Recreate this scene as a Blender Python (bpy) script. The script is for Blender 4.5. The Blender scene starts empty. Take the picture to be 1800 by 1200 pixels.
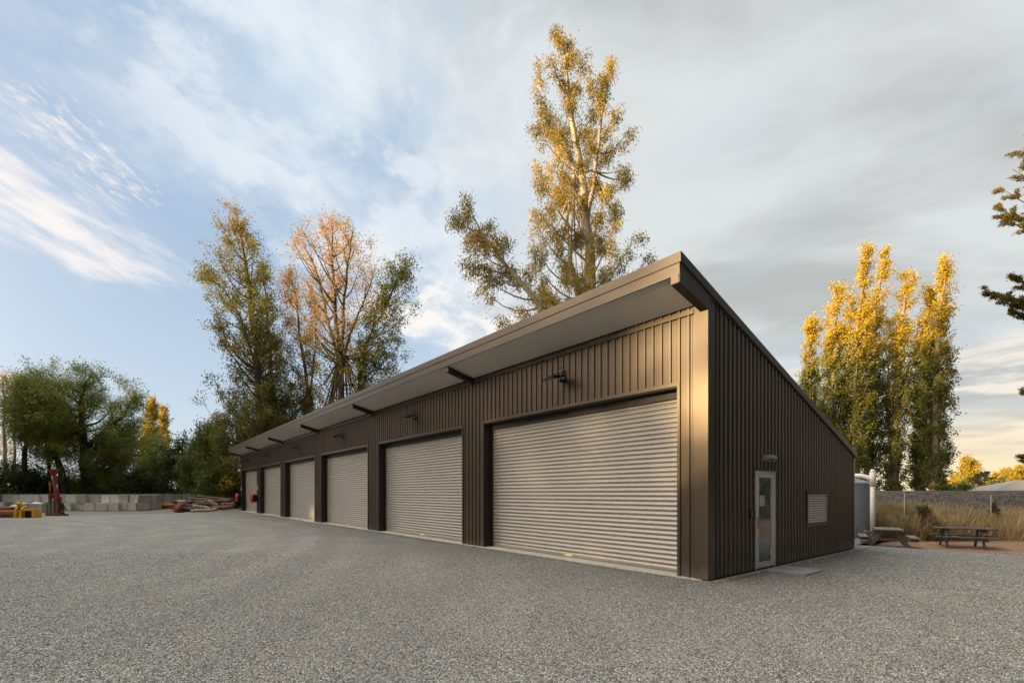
import bpy, bmesh, math, random
import numpy as np
from mathutils import Vector, Matrix

# ------------------------------------------------------------------ camera
SC = bpy.context.scene
COL = SC.collection
R = math.radians
F = 840.0            # focal length in pixels of the 1800 px wide photograph
HY = 866.7           # horizon row
CH = 1.6             # camera height
cd = bpy.data.cameras.new("camera"); cam = bpy.data.objects.new("camera", cd); COL.objects.link(cam)
cd.sensor_width = 36.0; cd.sensor_fit = 'HORIZONTAL'
cd.lens = 36.0 * F / 1800.0
cd.shift_y = (HY - 600) / 1800.0
cd.clip_start = 0.05; cd.clip_end = 3000
cam.location = (0, 0, CH); cam.rotation_euler = (R(90), 0, 0)
SC.camera = cam

# ------------------------------------------------------------------ light
SUN = Vector((-0.93, -0.37, 0)).normalized()
ELEV = R(9.0)
sund = Vector((SUN.x * math.cos(ELEV), SUN.y * math.cos(ELEV), math.sin(ELEV)))
sd = bpy.data.lights.new("sun", 'SUN'); so = bpy.data.objects.new("sun", sd); COL.objects.link(so)
sd.energy = 5.0; sd.angle = R(0.6); sd.color = (1.0, 0.70, 0.34)
so.rotation_euler = sund.to_track_quat('Z', 'Y').to_euler()

SC.view_settings.view_transform = 'Standard'
SC.view_settings.look = 'None'
SC.view_settings.gamma = 1.0
SC.view_settings.exposure = 0.8

# ---- node helper
class NT:
    def __init__(s, tree): s.t = tree; s.n = tree.nodes; s.l = tree.links
    def new(s, typ, **kw):
        n = s.n.new(typ)
        for k, v in kw.items(): setattr(n, k, v)
        return n
    def put(s, sock, v):
        if hasattr(v, 'is_linked') or isinstance(v, bpy.types.NodeSocket): s.l.new(v, sock)
        elif v is not None:
            if isinstance(v, tuple) and len(v) == 3 and len(getattr(sock, 'default_value', (0,0,0))) == 4: v = v + (1,)
            sock.default_value = v
    def math(s, op, a, b=None, c=None, clamp=False):
        n = s.new('ShaderNodeMath', operation=op, use_clamp=clamp)
        s.put(n.inputs[0], a)
        if b is not None: s.put(n.inputs[1], b)
        if c is not None: s.put(n.inputs[2], c)
        return n.outputs[0]
    def mix(s, f, a, b, typ='MIX'):
        n = s.new('ShaderNodeMix', data_type='RGBA', blend_type=typ)
        s.put(n.inputs[0], f); s.put(n.inputs[6], a); s.put(n.inputs[7], b)
        return n.outputs[2]
    def ramp(s, v, a, b, c=0.0, d=1.0, smooth=True):
        n = s.new('ShaderNodeMapRange', interpolation_type='SMOOTHSTEP' if smooth else 'LINEAR')
        s.put(n.inputs[0], v); n.inputs[1].default_value = a; n.inputs[2].default_value = b
        n.inputs[3].default_value = c; n.inputs[4].default_value = d
        return n.outputs[0]
    def noise(s, vec, scale, detail=4, rough=0.55, dist=0.0, dim='3D'):
        n = s.new('ShaderNodeTexNoise', noise_dimensions=dim)
        if vec is not None: s.l.new(vec, n.inputs['Vector'])
        n.inputs['Scale'].default_value = scale; n.inputs['Detail'].default_value = detail
        n.inputs['Roughness'].default_value = rough; n.inputs['Distortion'].default_value = dist
        return n.outputs[0]
    def mapping(s, vec, scale=(1,1,1), rot=(0,0,0), loc=(0,0,0)):
        n = s.new('ShaderNodeMapping'); s.l.new(vec, n.inputs[0])
        n.inputs['Location'].default_value = loc; n.inputs['Rotation'].default_value = rot; n.inputs['Scale'].default_value = scale
        return n.outputs[0]

# ------------------------------------------------------------------ world
world = bpy.data.worlds.new("World"); SC.world = world; world.use_nodes = True
w = NT(world.node_tree); w.n.clear()
out = w.new('ShaderNodeOutputWorld'); bg = w.new('ShaderNodeBackground'); w.l.new(bg.outputs[0], out.inputs[0])
SKYS = 0.1
bg.inputs[1].default_value = SKYS
sky = w.new('ShaderNodeTexSky', sky_type='NISHITA'); sky.sun_disc = False
sky.sun_elevation = ELEV
sky.sun_rotation = math.atan2(SUN.x, SUN.y)
sky.air_density = 1.0; sky.dust_density = 1.0; sky.ozone_density = 1.0
tc = w.new('ShaderNodeTexCoord'); D = tc.outputs['Generated']
sep = w.new('ShaderNodeSeparateXYZ'); w.l.new(D, sep.inputs[0])
dx, dy, dz = sep.outputs
zz = w.math('MAXIMUM', dz, 0.0)
zp = w.math('ADD', zz, 0.03)
cx_ = w.math('DIVIDE', dx, zp); cy_ = w.math('DIVIDE', dy, zp)
comb = w.new('ShaderNodeCombineXYZ'); w.l.new(cx_, comb.inputs[0]); w.l.new(cy_, comb.inputs[1])
P = comb.outputs[0]
K = 1.0 / SKYS
def sk(r, g, b): return (r * K, g * K, b * K)
# clear sky: Nishita eased towards a pale evening blue with a lighter horizon
g_el = w.ramp(zz, 0.0, 0.75, smooth=False)
clear = w.mix(w.math('POWER', g_el, 0.55), sk(0.49, 0.535, 0.58), sk(0.195, 0.295, 0.44))
nsk = w.mix(0.2, clear, sky.outputs[0])
# high thin overcast (grey), filling the right of the view
n1 = w.noise(w.mapping(P, (1.0, 0.55, 1), (0, 0, R(12)), (3.1, 1.2, 0)), 1.25, 8, 0.58, 0.4)
n2 = w.noise(w.mapping(P, (1.0, 0.6, 1), (0, 0, R(-20)), (7.3, 4.2, 0)), 3.2, 7, 0.6, 0.2)
azr = w.math('ADD', w.math('MULTIPLY', cx_, 1.0), w.math('MULTIPLY', w.math('SUBTRACT', n1, 0.5), 2.4))
m_over = w.ramp(azr, -1.25, -0.25)
m_over2 = w.math('MULTIPLY', m_over, w.ramp(w.math('ADD', n2, w.ramp(cx_, -0.6, 0.7, 0, 0.6)), 0.38, 0.64, 0.25, 1.0))
shade = w.noise(w.mapping(P, (0.5, 0.9, 1), (0, 0, R(35)), (1.7, 9.2, 0)), 1.1, 6, 0.55, 0.3)
cl_col = w.mix(w.ramp(shade, 0.36, 0.62), sk(0.29, 0.303, 0.30), sk(0.425, 0.445, 0.45))
cl_col = w.mix(w.ramp(cx_, -0.6, 0.3), sk(0.43, 0.48, 0.53), cl_col)
# breaks of pale blue and cream streaks low on the right
streak = w.noise(w.mapping(D, (1.6, 1.6, 9.0), (0, R(8), 0), (0.3, 0.1, 0.4)), 2.6, 7, 0.6, 0.3)
lowm = w.math('MULTIPLY', w.ramp(dz, 0.34, 0.16), w.ramp(dx, 0.1, 0.5))
cl_col = w.mix(w.math('MULTIPLY', lowm, w.ramp(streak, 0.46, 0.60)), cl_col, sk(0.54, 0.50, 0.45))
cl_col = w.mix(w.math('MULTIPLY', w.ramp(dz, 0.42, 0.2), w.ramp(streak, 0.5, 0.38, 0, 0.5)), cl_col, sk(0.36, 0.41, 0.45))
col = w.mix(m_over2, nsk, cl_col)
# warm belt at the right horizon
warm = w.math('MULTIPLY', w.ramp(dz, 0.17, 0.0), w.ramp(dx, 0.15, 0.6))
col = w.mix(w.math('MULTIPLY', warm, 0.95), col, sk(0.60, 0.49, 0.30))
# cirrus bands on the left
def band(c0, c1, wd, sc, lo, hi, ymin, ymax, seed):
    d = w.math('ABSOLUTE', w.math('SUBTRACT', w.math('ADD', cx_, w.math('MULTIPLY', cy_, -c1)), c0))
    nn = w.noise(w.mapping(P, (1.6, 0.62, 1), (0, 0, R(-14)), (seed, seed * .7, 0)), sc, 8, 0.62, 0.25)
    m = w.math('MULTIPLY', w.ramp(d, wd, 0.0), w.math('MULTIPLY', w.ramp(cy_, ymin, ymin + .35), w.ramp(cy_, ymax, ymax - .5)))
    return w.ramp(w.math('ADD', nn, w.math('MULTIPLY', m, 0.42)), lo, hi), m
b1, m1 = band(-1.50, -0.05, 0.46, 5.5, 0.56, 1.10, 1.0, 2.35, 2.2)
b2, m2 = band(-1.10, -0.06, 0.34, 26.0, 0.80, 1.20, 0.85, 1.9, 5.7)
col = w.mix(w.math('MULTIPLY', b1, w.ramp(m1, 0.0, 0.3)), col, sk(0.56, 0.53, 0.515))
col = w.mix(w.math('MULTIPLY', b2, w.ramp(m2, 0.0, 0.25)), col, sk(0.54, 0.51, 0.50))
# veil of cirrostratus over the upper left
vl = w.noise(w.mapping(P, (1.3, 0.7, 1), (0, 0, R(-30)), (4.4, 2.9, 0)), 1.9, 8, 0.6, 0.3)
col = w.mix(w.math('MULTIPLY', w.ramp(vl, 0.45, 0.75, 0, 0.6), w.ramp(dz, 0.3, 0.55)), col, sk(0.37, 0.41, 0.46))
# soft broken puffs in the middle of the view and small bright clouds low behind the roof
pf = w.noise(w.mapping(P, (1.0, 0.75, 1), (0, 0, R(20)), (2.2, 6.1, 0)), 3.1, 9, 0.62, 0.15)
zn = w.math('MULTIPLY', w.math('MULTIPLY', w.ramp(cx_, -1.15, -0.75), w.ramp(cx_, 0.3, -0.2)), w.ramp(dz, 0.25, 0.42))
col = w.mix(w.math('MULTIPLY', w.ramp(pf, 0.47, 0.60, 0, 0.75), zn), col, sk(0.47, 0.505, 0.54))
col = w.mix(w.math('MULTIPLY', w.ramp(pf, 0.50, 0.38, 0, 0.35), zn), col, sk(0.27, 0.36, 0.47))
lc = w.noise(w.mapping(D, (1, 1, 1.7), (0, 0, 0), (0.9, 0.2, 0.6)), 7.5, 8, 0.6, 0.1)
lz = w.math('MULTIPLY', w.math('MULTIPLY', w.ramp(dx, -0.34, -0.22), w.ramp(dx, 0.12, -0.02)), w.math('MULTIPLY', w.ramp(dz, 0.24, 0.30), w.ramp(dz, 0.47, 0.38)))
col = w.mix(w.math('MULTIPLY', w.ramp(lc, 0.46, 0.58), lz), col, sk(0.56, 0.545, 0.53))
# unseen dark sky added behind the right shoulder to keep the gable dark
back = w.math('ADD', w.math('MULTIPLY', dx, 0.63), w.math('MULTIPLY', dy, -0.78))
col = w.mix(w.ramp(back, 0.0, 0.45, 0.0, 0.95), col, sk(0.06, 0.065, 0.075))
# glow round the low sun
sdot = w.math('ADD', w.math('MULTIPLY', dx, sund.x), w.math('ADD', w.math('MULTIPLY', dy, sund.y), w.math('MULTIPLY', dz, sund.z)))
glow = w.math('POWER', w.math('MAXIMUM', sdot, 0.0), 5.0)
# unseen bright sky added overhead and behind the left shoulder to lift ambient light
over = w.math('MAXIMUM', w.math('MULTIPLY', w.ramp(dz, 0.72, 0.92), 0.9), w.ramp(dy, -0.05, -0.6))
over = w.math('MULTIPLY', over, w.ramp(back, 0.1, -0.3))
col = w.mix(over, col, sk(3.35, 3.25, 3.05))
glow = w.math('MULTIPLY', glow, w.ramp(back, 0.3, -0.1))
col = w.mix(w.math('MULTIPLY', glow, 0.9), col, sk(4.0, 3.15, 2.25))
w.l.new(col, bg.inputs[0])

# ------------------------------------------------------------------ helpers: placing
def xy(px, depth): return ((px - 900) / F * depth, depth)
def zof(py, depth): return CH + (HY - py) / F * depth
def gp(px, py, z=0.0):
    s = (CH - z) * F / (py - HY)
    return ((px - 900) / F * s, s)

# ------------------------------------------------------------------ helpers: objects
def prop(o, label=None, cat=None, group=None, kind=None):
    if label: o['label'] = label
    if cat: o['category'] = cat
    if group: o['group'] = group
    if kind: o['kind'] = kind
    return o
def empty(name, loc=(0,0,0), rz=0, **k):
    o = bpy.data.objects.new(name, None); COL.objects.link(o)
    o.location = loc; o.rotation_euler = (0, 0, rz); o.empty_display_size = .2
    return prop(o, **k)
def np_mesh(name, V, Fq, smooth=False):
    V = np.asarray(V, dtype=np.float32); Fq = np.asarray(Fq, dtype=np.int32)
    me = bpy.data.meshes.new(name)
    nv, nf, k = len(V), len(Fq), Fq.shape[1]
    me.vertices.add(nv); me.vertices.foreach_set('co', V.ravel())
    me.loops.add(nf * k); me.loops.foreach_set('vertex_index', Fq.ravel())
    me.polygons.add(nf); me.polygons.foreach_set('loop_start', np.arange(nf, dtype=np.int32) * k)
    me.polygons.foreach_set('loop_total', np.full(nf, k, dtype=np.int32))
    if smooth: me.polygons.foreach_set('use_smooth', np.ones(nf, dtype=bool))
    me.update(calc_edges=True)
    return me
def link(name, me, mat=None, parent=None, **k):
    o = bpy.data.objects.new(name, me); COL.objects.link(o)
    if mat: me.materials.append(mat)
    if parent: o.parent = parent
    return prop(o, **k)

class MB:
    """collects simple solids, links them as one mesh"""
    def __init__(s): s.v = []; s.f = []; s.sm = []
    def add(s, vs, fs, smooth=False):
        b = len(s.v); s.v += [tuple(v) for v in vs]; s.f += [tuple(b + i for i in f) for f in fs]; s.sm += [smooth] * len(fs)
        return s
    def box(s, x0, x1, y0, y1, z0, z1, M=None, bev=0.0):
        if bev > 0:
            bm = bmesh.new(); bmesh.ops.create_cube(bm, size=1.0)
            for v in bm.verts:
                v.co = Vector((x0 + (v.co.x + .5) * (x1 - x0), y0 + (v.co.y + .5) * (y1 - y0), z0 + (v.co.z + .5) * (z1 - z0)))
            bmesh.ops.bevel(bm, geom=list(bm.edges), offset=bev, segments=2, affect='EDGES')
            bm.verts.index_update()
            vs = [v.co.copy() for v in bm.verts]; fs = [[v.index for v in f.verts] for f in bm.faces]; bm.free()
        else:
            vs = [Vector(p) for p in ((x0,y0,z0),(x1,y0,z0),(x1,y1,z0),(x0,y1,z0),(x0,y0,z1),(x1,y0,z1),(x1,y1,z1),(x0,y1,z1))]
            fs = [(0,3,2,1),(4,5,6,7),(0,1,5,4),(1,2,6,5),(2,3,7,6),(3,0,4,7)]
        if M is not None: vs = [M @ v for v in vs]
        return s.add(vs, fs)
    def prism(s, poly, axis, a, b):
        """poly: 2D points; axis 'y': (x,z) extruded along y, 'x': (y,z) along x, 'z': (x,y) along z"""
        n = len(poly)
        def q(p, t): return {'y': (p[0], t, p[1]), 'x': (t, p[0], p[1]), 'z': (p[0], p[1], t)}[axis]
        vs = [q(p, a) for p in poly] + [q(p, b) for p in poly]
        fs = [tuple(range(n)), tuple(range(2 * n - 1, n - 1, -1))] + [(i, (i + 1) % n + 0, (i + 1) % n + n, i + n) for i in range(n)]
        return s.add(vs, fs)
    def tube(s, pts, rad, sides=10, cap=True):
        pts = [Vector(p) for p in pts]
        if not isinstance(rad, (list, tuple)): rad = [rad] * len(pts)
        vs = []; up = None
        for i, p in enumerate(pts):
            d = (pts[min(i + 1, len(pts) - 1)] - pts[max(i - 1, 0)]).normalized()
            if up is None: up = Vector((0, 0, 1)) if abs(d.z) < .9 else Vector((1, 0, 0))
            a = d.cross(up).normalized(); b = a.cross(d).normalized(); up = b
            for k in range(sides):
                t = 2 * math.pi * k / sides
                vs.append(p + (a * math.cos(t) + b * math.sin(t)) * rad[i])
        fs = []
        for i in range(len(pts) - 1):
            for k in range(sides):
                fs.append((i*sides+k, i*sides+(k+1)%sides, (i+1)*sides+(k+1)%sides, (i+1)*sides+k))
        s.add(vs, fs, True)
        if cap:
            b = len(s.v) - len(vs)
            s.f.append(tuple(b + k for k in reversed(range(sides)))); s.sm.append(False)
            s.f.append(tuple(b + (len(pts)-1)*sides + k for k in range(sides))); s.sm.append(False)
        return s
    def build(s, name, mat, parent=None, recalc=True, **k):
        me = bpy.data.meshes.new(name); me.from_pydata(s.v, [], s.f)
        me.polygons.foreach_set('use_smooth', s.sm)
        if recalc:
            bm = bmesh.new(); bm.from_mesh(me); bmesh.ops.recalc_face_normals(bm, faces=bm.faces); bm.to_mesh(me); bm.free()
        me.update()
        return link(name, me, mat, parent, **k)
def copy_tree(o, parent=None):
    c = o.copy(); COL.objects.link(c)
    if parent: c.parent = parent
    for ch in list(o.children): copy_tree(ch, c)
    return c

# ------------------------------------------------------------------ materials
def mat(name, base=(.5,.5,.5), rough=.6, metal=0.0, spec=.5, coat=0.0):
    m = bpy.data.materials.new(name); m.use_nodes = True
    t = NT(m.node_tree); p = t.n['Principled BSDF']
    p.inputs['Base Color'].default_value = (*base, 1); p.inputs['Roughness'].default_value = rough
    p.inputs['Metallic'].default_value = metal; p.inputs['Specular IOR Level'].default_value = spec
    p.inputs['Coat Weight'].default_value = coat
    return m, t, p
def objco(t): return t.new('ShaderNodeTexCoord').outputs['Object']
def bump(t, p, h, strength=.3, dist=.01):
    b = t.new('ShaderNodeBump'); b.inputs['Strength'].default_value = strength; b.inputs['Distance'].default_value = dist
    t.put(b.inputs['Height'], h); t.l.new(b.outputs[0], p.inputs['Normal']); return b
def varied(name, c1, c2, scale=3, rough=.6, metal=0, bs=0.2, bd=.01, bscale=None, detail=6, spec=.5, stretch=(1,1,1), coat=0):
    m, t, p = mat(name, c1, rough, metal, spec, coat)
    o = t.mapping(objco(t), stretch)
    n = t.noise(o, scale, detail, .6)
    t.l.new(t.mix(t.ramp(n, .3, .7), c1, c2), p.inputs['Base Color'])
    t.l.new(t.ramp(t.noise(o, scale * 2.3, 4), .3, .7, rough - .06, rough + .08), p.inputs['Roughness'])
    if bs: bump(t, p, t.noise(o, bscale or scale * 8, 5, .65), bs, bd)
    return m
M = {}
def sheetmetal(name, c1, c2, rough, metal, spec=.5, dust=False):
    m, t, p = mat(name, c1, rough, metal, spec)
    o = objco(t); n = t.noise(o, .35, 3, .5)
    base = t.mix(t.ramp(n, .3, .7), c1, c2)
    if dust:
        sp = t.new('ShaderNodeSeparateXYZ'); t.l.new(o, sp.inputs[0])
        dn = t.noise(t.mapping(o, (1, 1, .35)), 5.5, 5, .65)
        hgt = t.math('ADD', sp.outputs[2], t.math('MULTIPLY', t.math('SUBTRACT', dn, .5), .55))
        base = t.mix(t.math('MULTIPLY', t.ramp(hgt, .34, .02), .40), base, (.26,.235,.20))
        st = t.noise(t.mapping(o, (1, 1, .04)), 7, 4, .6)
        base = t.mix(t.math('MULTIPLY', t.ramp(st, .62, .78), .16), base, (.22,.20,.175))
    t.l.new(base, p.inputs['Base Color'])
    return m
M['clad'] = sheetmetal('painted_steel_brown', (.092,.071,.052), (.101,.079,.059), .33, .45, .6, True)
M['gable'] = M['clad']
M['shutter'] = sheetmetal('shutter_steel', (.37,.352,.325), (.395,.376,.345), .34, .4, .5, True)
M['soffit'] = sheetmetal('soffit_sheet', (.53,.495,.445), (.56,.525,.475), .5, 0)
M['beam'] = varied('shaded_beam_paint', (.016,.013,.011), (.021,.017,.014), 1, .5, 0, 0)  # near-black: the shade under the overhang is put into this colour
M['alu'] = varied('door_aluminium', (.62,.60,.56), (.68,.66,.62), 5, .4, 0, .03, .001)
M['louvre'] = varied('beige_louvre_blade', (.80,.73,.62), (.84,.77,.66), 4, .45, 0, 0)
M['steel'] = varied('galvanised_steel', (.24,.25,.25), (.34,.34,.34), 14, .5, .5, .05, .001)
M['dark'] = varied('black_powdercoat', (.012,.012,.013), (.02,.02,.02), 8, .42, 0, .05, .001)
M['rubber'] = varied('black_rubber', (.01,.01,.01), (.018,.018,.018), 9, .6, 0, .1, .002)
M['red'] = varied('red_enamel', (.55,.012,.01), (.62,.02,.015), 6, .3, 0, .05, .001)
M['lens'] = mat('lamp_glass', (.32,.31,.29), .15)[0]
M['white'] = varied('white_plastic', (.72,.70,.66), (.78,.76,.72), 5, .4, 0, .03, .002)
M['pvc'] = varied('white_pvc', (.70,.68,.63), (.76,.74,.70), 3, .35, 0, .02, .002)
M['tank'] = varied('grey_tank_plastic', (.30,.34,.39), (.33,.37,.42), 1.0, .5, 0, .08, .004, 5)
M['conc'] = varied('weathered_concrete', (.60,.58,.51), (.76,.735,.665), 2.4, .85, 0, .5, .02, 12)
M['conc_dark'] = varied('stained_concrete', (.38,.365,.32), (.54,.52,.465), 2.0, .88, 0, .5, .02, 12)
M['slab'] = varied('pale_concrete_edge', (.52,.50,.45), (.60,.575,.52), 7, .85, 0, .3, .006, 30)
M['timber'] = varied('form_timber', (.50,.36,.18), (.60,.44,.24), 6, .7, 0, .3, .004, 20, stretch=(1,1,6))
M['oldwood'] = varied('weathered_picnic_wood', (.14,.12,.10), (.24,.215,.185), 7, .85, 0, .6, .006, 18, stretch=(1,.25,1))
M['darkwood'] = varied('dark_picnic_wood', (.065,.058,.05), (.12,.107,.095), 7, .85, 0, .6, .006, 18, stretch=(.25,1,1))
M['bark'] = varied('grey_brown_bark', (.095,.075,.058), (.17,.14,.11), 3, .9, 0, .8, .03, 9, stretch=(1,1,.25))
M['bark_dark'] = varied('dark_bark', (.035,.028,.022), (.075,.06,.048), 3, .9, 0, .8, .03, 9, stretch=(1,1,.25))
M['bark_gum'] = varied('smooth_gum_bark', (.42,.34,.25), (.60,.52,.41), 1.6, .65, 0, .3, .01, 6, stretch=(1,1,.3))
M['bark_pop'] = varied('poplar_bark', (.20,.165,.125), (.32,.27,.21), 2.2, .85, 0, .7, .02, 9, stretch=(1,1,.25))
M['rust'] = varied('rusty_steel', (.16,.055,.025), (.28,.10,.045), 5, .8, .1, .4, .006, 25)
M['drill'] = varied('faded_red_paint', (.17,.025,.016), (.25,.045,.03), 4, .6, 0, .3, .004)
M['yellow'] = varied('yellow_machine_paint', (.62,.34,.02), (.72,.42,.03), 6, .5, 0, .1, .003)
M['tarp'] = varied('white_sheeting', (.55,.56,.58), (.66,.67,.69), 4, .55, 0, .4, .02)
M['blue'] = mat('blue_plastic', (.06,.17,.42), .4)[0]
M['rooftile'] = varied('grey_house_roof', (.19,.18,.165), (.24,.23,.21), 3, .8, 0, .3, .02, stretch=(1,1,9))
M['housewall'] = varied('cream_house_wall', (.40,.37,.30), (.45,.42,.34), 3, .8, 0, .1, .01)

def leafmat(name, c1, c2, c3, trans=.35, rough=.5, hz=None):
    """c1..c3 vary leaf to leaf; hz=(z0,z1,colour): sunlit tone painted into the leaves higher in the crown"""
    m, t, p = mat(name, c1, rough)
    geo = t.new('ShaderNodeNewGeometry'); rnd = geo.outputs['Random Per Island']
    o = objco(t)
    cl = t.noise(o, .55, 3, .5)
    c = t.mix(t.ramp(rnd, 0, 1, 0, 1, False), c1, c2)
    c = t.mix(t.ramp(cl, .42, .64), c, c3)
    if hz:
        s = t.new('ShaderNodeSeparateXYZ'); t.l.new(o, s.inputs[0])
        hh = t.math('ADD', s.outputs[2], t.math('MULTIPLY', t.math('SUBTRACT', t.noise(o, .35, 3), .5), 9.0))
        c = t.mix(t.math('MULTIPLY', t.ramp(hh, hz[0], hz[1]), t.ramp(rnd, 0, 1, .55, 1, False)), c, hz[2])
    t.l.new(c, p.inputs['Base Color'])
    p.inputs['Specular IOR Level'].default_value = .35
    tr = t.new('ShaderNodeBsdfTranslucent'); t.l.new(c, tr.inputs[0])
    mx = t.new('ShaderNodeMixShader'); mx.inputs[0].default_value = trans
    o_ = t.n['Material Output']
    t.l.new(p.outputs[0], mx.inputs[1]); t.l.new(tr.outputs[0], mx.inputs[2]); t.l.new(mx.outputs[0], o_.inputs[0])
    return m
M['lf_pop'] = leafmat('poplar_leaves', (.09,.12,.025), (.15,.17,.03), (.19,.18,.03), hz=(12, 18, (.80,.56,.04)))  # gold tops: low sun painted into the upper leaves
M['lf_gum'] = leafmat('gum_leaves', (.16,.16,.04), (.42,.32,.055), (.62,.44,.065))
M['lf_cot'] = leafmat('cottonwood_leaves', (.12,.15,.03), (.22,.23,.045), (.27,.23,.045), hz=(24, 33, (.46,.32,.07)), trans=.45)
M['lf_pink'] = leafmat('autumn_twig_leaves', (.15,.17,.035), (.26,.22,.045), (.36,.24,.05), hz=(15, 22, (.70,.42,.12)), trans=.45)
M['lf_wil'] = leafmat('willow_leaves', (.14,.18,.035), (.25,.30,.055), (.33,.33,.06), trans=.45)
M['lf_dark'] = leafmat('dark_shrub_leaves', (.025,.042,.012), (.05,.075,.02), (.07,.085,.02))
M['lf_shrub'] = leafmat('green_shrub_leaves', (.065,.11,.02), (.12,.17,.03), (.17,.19,.04))
M['lf_gold'] = leafmat('golden_far_leaves', (.50,.36,.04), (.62,.42,.04), (.34,.28,.035))
M['lf_pine'] = leafmat('conifer_needles', (.11,.10,.03), (.18,.15,.035), (.22,.16,.035), trans=.2)
M['lf_dpine'] = leafmat('dark_conifer_needles', (.02,.032,.014), (.045,.05,.02), (.05,.055,.02), trans=.15)
M['straw'] = leafmat('dry_grass', (.55,.42,.23), (.34,.24,.12), (.20,.16,.07), trans=.3, rough=.7)
M['weed'] = leafmat('bramble_leaves', (.06,.06,.018), (.12,.09,.03), (.16,.12,.035), trans=.25)

# gravel
def gravel(name, tint=(1,1,1), dark=1.0, sc=60.0, bd=.014):
    m, t, p = mat(name, (.3,.3,.3), .85, spec=.3)
    o = objco(t)
    wob = t.new('ShaderNodeVectorMath', operation='ADD')
    nv = t.new('ShaderNodeTexNoise'); t.l.new(o, nv.inputs['Vector']); nv.inputs['Scale'].default_value = 40
    sc_ = t.new('ShaderNodeVectorMath', operation='SCALE'); t.l.new(nv.outputs['Color'], sc_.inputs[0]); sc_.inputs['Scale'].default_value = .012
    t.l.new(o, wob.inputs[0]); t.l.new(sc_.outputs[0], wob.inputs[1])
    v = t.new('ShaderNodeTexVoronoi', feature='F1'); t.l.new(wob.outputs[0], v.inputs['Vector']); v.inputs['Scale'].default_value = sc
    v.inputs['Randomness'].default_value = 1
    s = t.new('ShaderNodeSeparateColor'); t.l.new(v.outputs['Color'], s.inputs[0])
    k = dark
    c = t.mix(t.ramp(s.outputs[0], 0, 1, 0, 1, False), (.11*k*tint[0], .112*k*tint[1], .108*k*tint[2]), (.84*k*tint[0], .84*k*tint[1], .78*k*tint[2]))
    c = t.mix(t.ramp(s.outputs[1], .80, .97, 0, .5), c, (.42*k,.33*k,.22*k))
    c = t.mix(t.ramp(s.outputs[2], .93, .99, 0, .55), c, (.85*k,.84*k,.80*k))
    # crevices between stones darkened: their shade painted into the colour
    c = t.mix(t.ramp(v.outputs['Distance'], .36, .66, 0, .88), c, (.06*k,.058*k,.052*k))
    big = t.noise(t.mapping(o, (.35,1,1), (0,0,R(18))), .5, 6, .6)
    c = t.mix(t.ramp(big, .36, .66, 0, .34), c, (.22*k,.215*k,.20*k))
    big2 = t.noise(t.mapping(o, (1,.3,1), (0,0,R(-35)), (4,2,0)), .8, 5, .6)
    c = t.mix(t.ramp(big2, .5, .75, 0, .3), c, (.52*k,.51*k,.455*k))
    # wheel tracks: long curved bands of pressed, dustier gravel
    tr_ = t.new('ShaderNodeTexWave', wave_type='RINGS', rings_direction='Z'); t.l.new(t.mapping(o, (1,1,0), (0,0,0), (34,-6,0)), tr_.inputs['Vector'])
    tr_.inputs['Scale'].default_value = .19; tr_.inputs['Distortion'].default_value = 3.5; tr_.inputs['Detail'].default_value = 3; tr_.inputs['Detail Scale'].default_value = .6
    msk = t.math('MULTIPLY', t.ramp(tr_.outputs['Fac'], .55, .9), t.ramp(t.noise(o, .23, 3), .42, .6))
    c = t.mix(t.math('MULTIPLY', msk, .17), c, (.55*k,.53*k,.46*k))
    c = t.mix(t.math('MULTIPLY', t.ramp(tr_.outputs['Fac'], .35, .1), .14), c, (.19*k,.19*k,.18*k))
    t.l.new(c, p.inputs['Base Color'])
    h = t.math('SUBTRACT', t.math('MULTIPLY', s.outputs[0], .5), v.outputs['Distance'])
    h2 = t.math('ADD', h, t.math('MULTIPLY', t.noise(o, 14, 4), 1.2))
    bump(t, p, h2, 1.0, bd * 1.3)
    return m
M['gravel'] = gravel('gravel_grey')
M['ballast'] = gravel('railway_ballast', (1.0,.78,.62), .33, 9, .08)
M['dirt'] = varied('packed_dirt', (.12,.11,.095), (.20,.185,.16), .9, .9, 0, .7, .02, 25)
M['mulch'] = varied('bark_mulch', (.17,.095,.055), (.34,.21,.13), 22, .9, 0, 1.0, .03, 40, detail=8)
M['field'] = varied('rough_field', (.09,.085,.045), (.17,.14,.07), .3, .95, 0, .5, .05, 3)

# glass of the personnel door
gm, gt, gpn = mat('door_glass', (.75,.80,.78), .02)
gpn.inputs['Transmission Weight'].default_value = .9; gpn.inputs['IOR'].default_value = 1.45
gpn.inputs['Roughness'].default_value = .01
M['glass'] = gm
M['frost'] = mat('frosted_band', (.20,.26,.24), .5)[0]
M['paper'] = mat('paper_notice', (.50,.56,.52), .7)[0]
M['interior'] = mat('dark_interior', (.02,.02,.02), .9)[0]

# =================================================================== SETTING
def sstep(a, b, x):
    t = min(1, max(0, (x - a) / (b - a))); return t * t * (3 - 2 * t)
def bank_h(X, Y):
    """height of the terrain to the right, beyond the mulch"""
    base = -.03 - .09 * sstep(6, 10, X)
    foot = 18.4 + .12 * (X - 14)
    t = sstep(foot, foot + 7.5, Y)
    side = sstep(3.5, 9.5, X)
    return base + side * (1.83 * t if Y < foot + 10 else 1.83 - .9 * sstep(foot + 10, foot + 20, Y))
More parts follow.
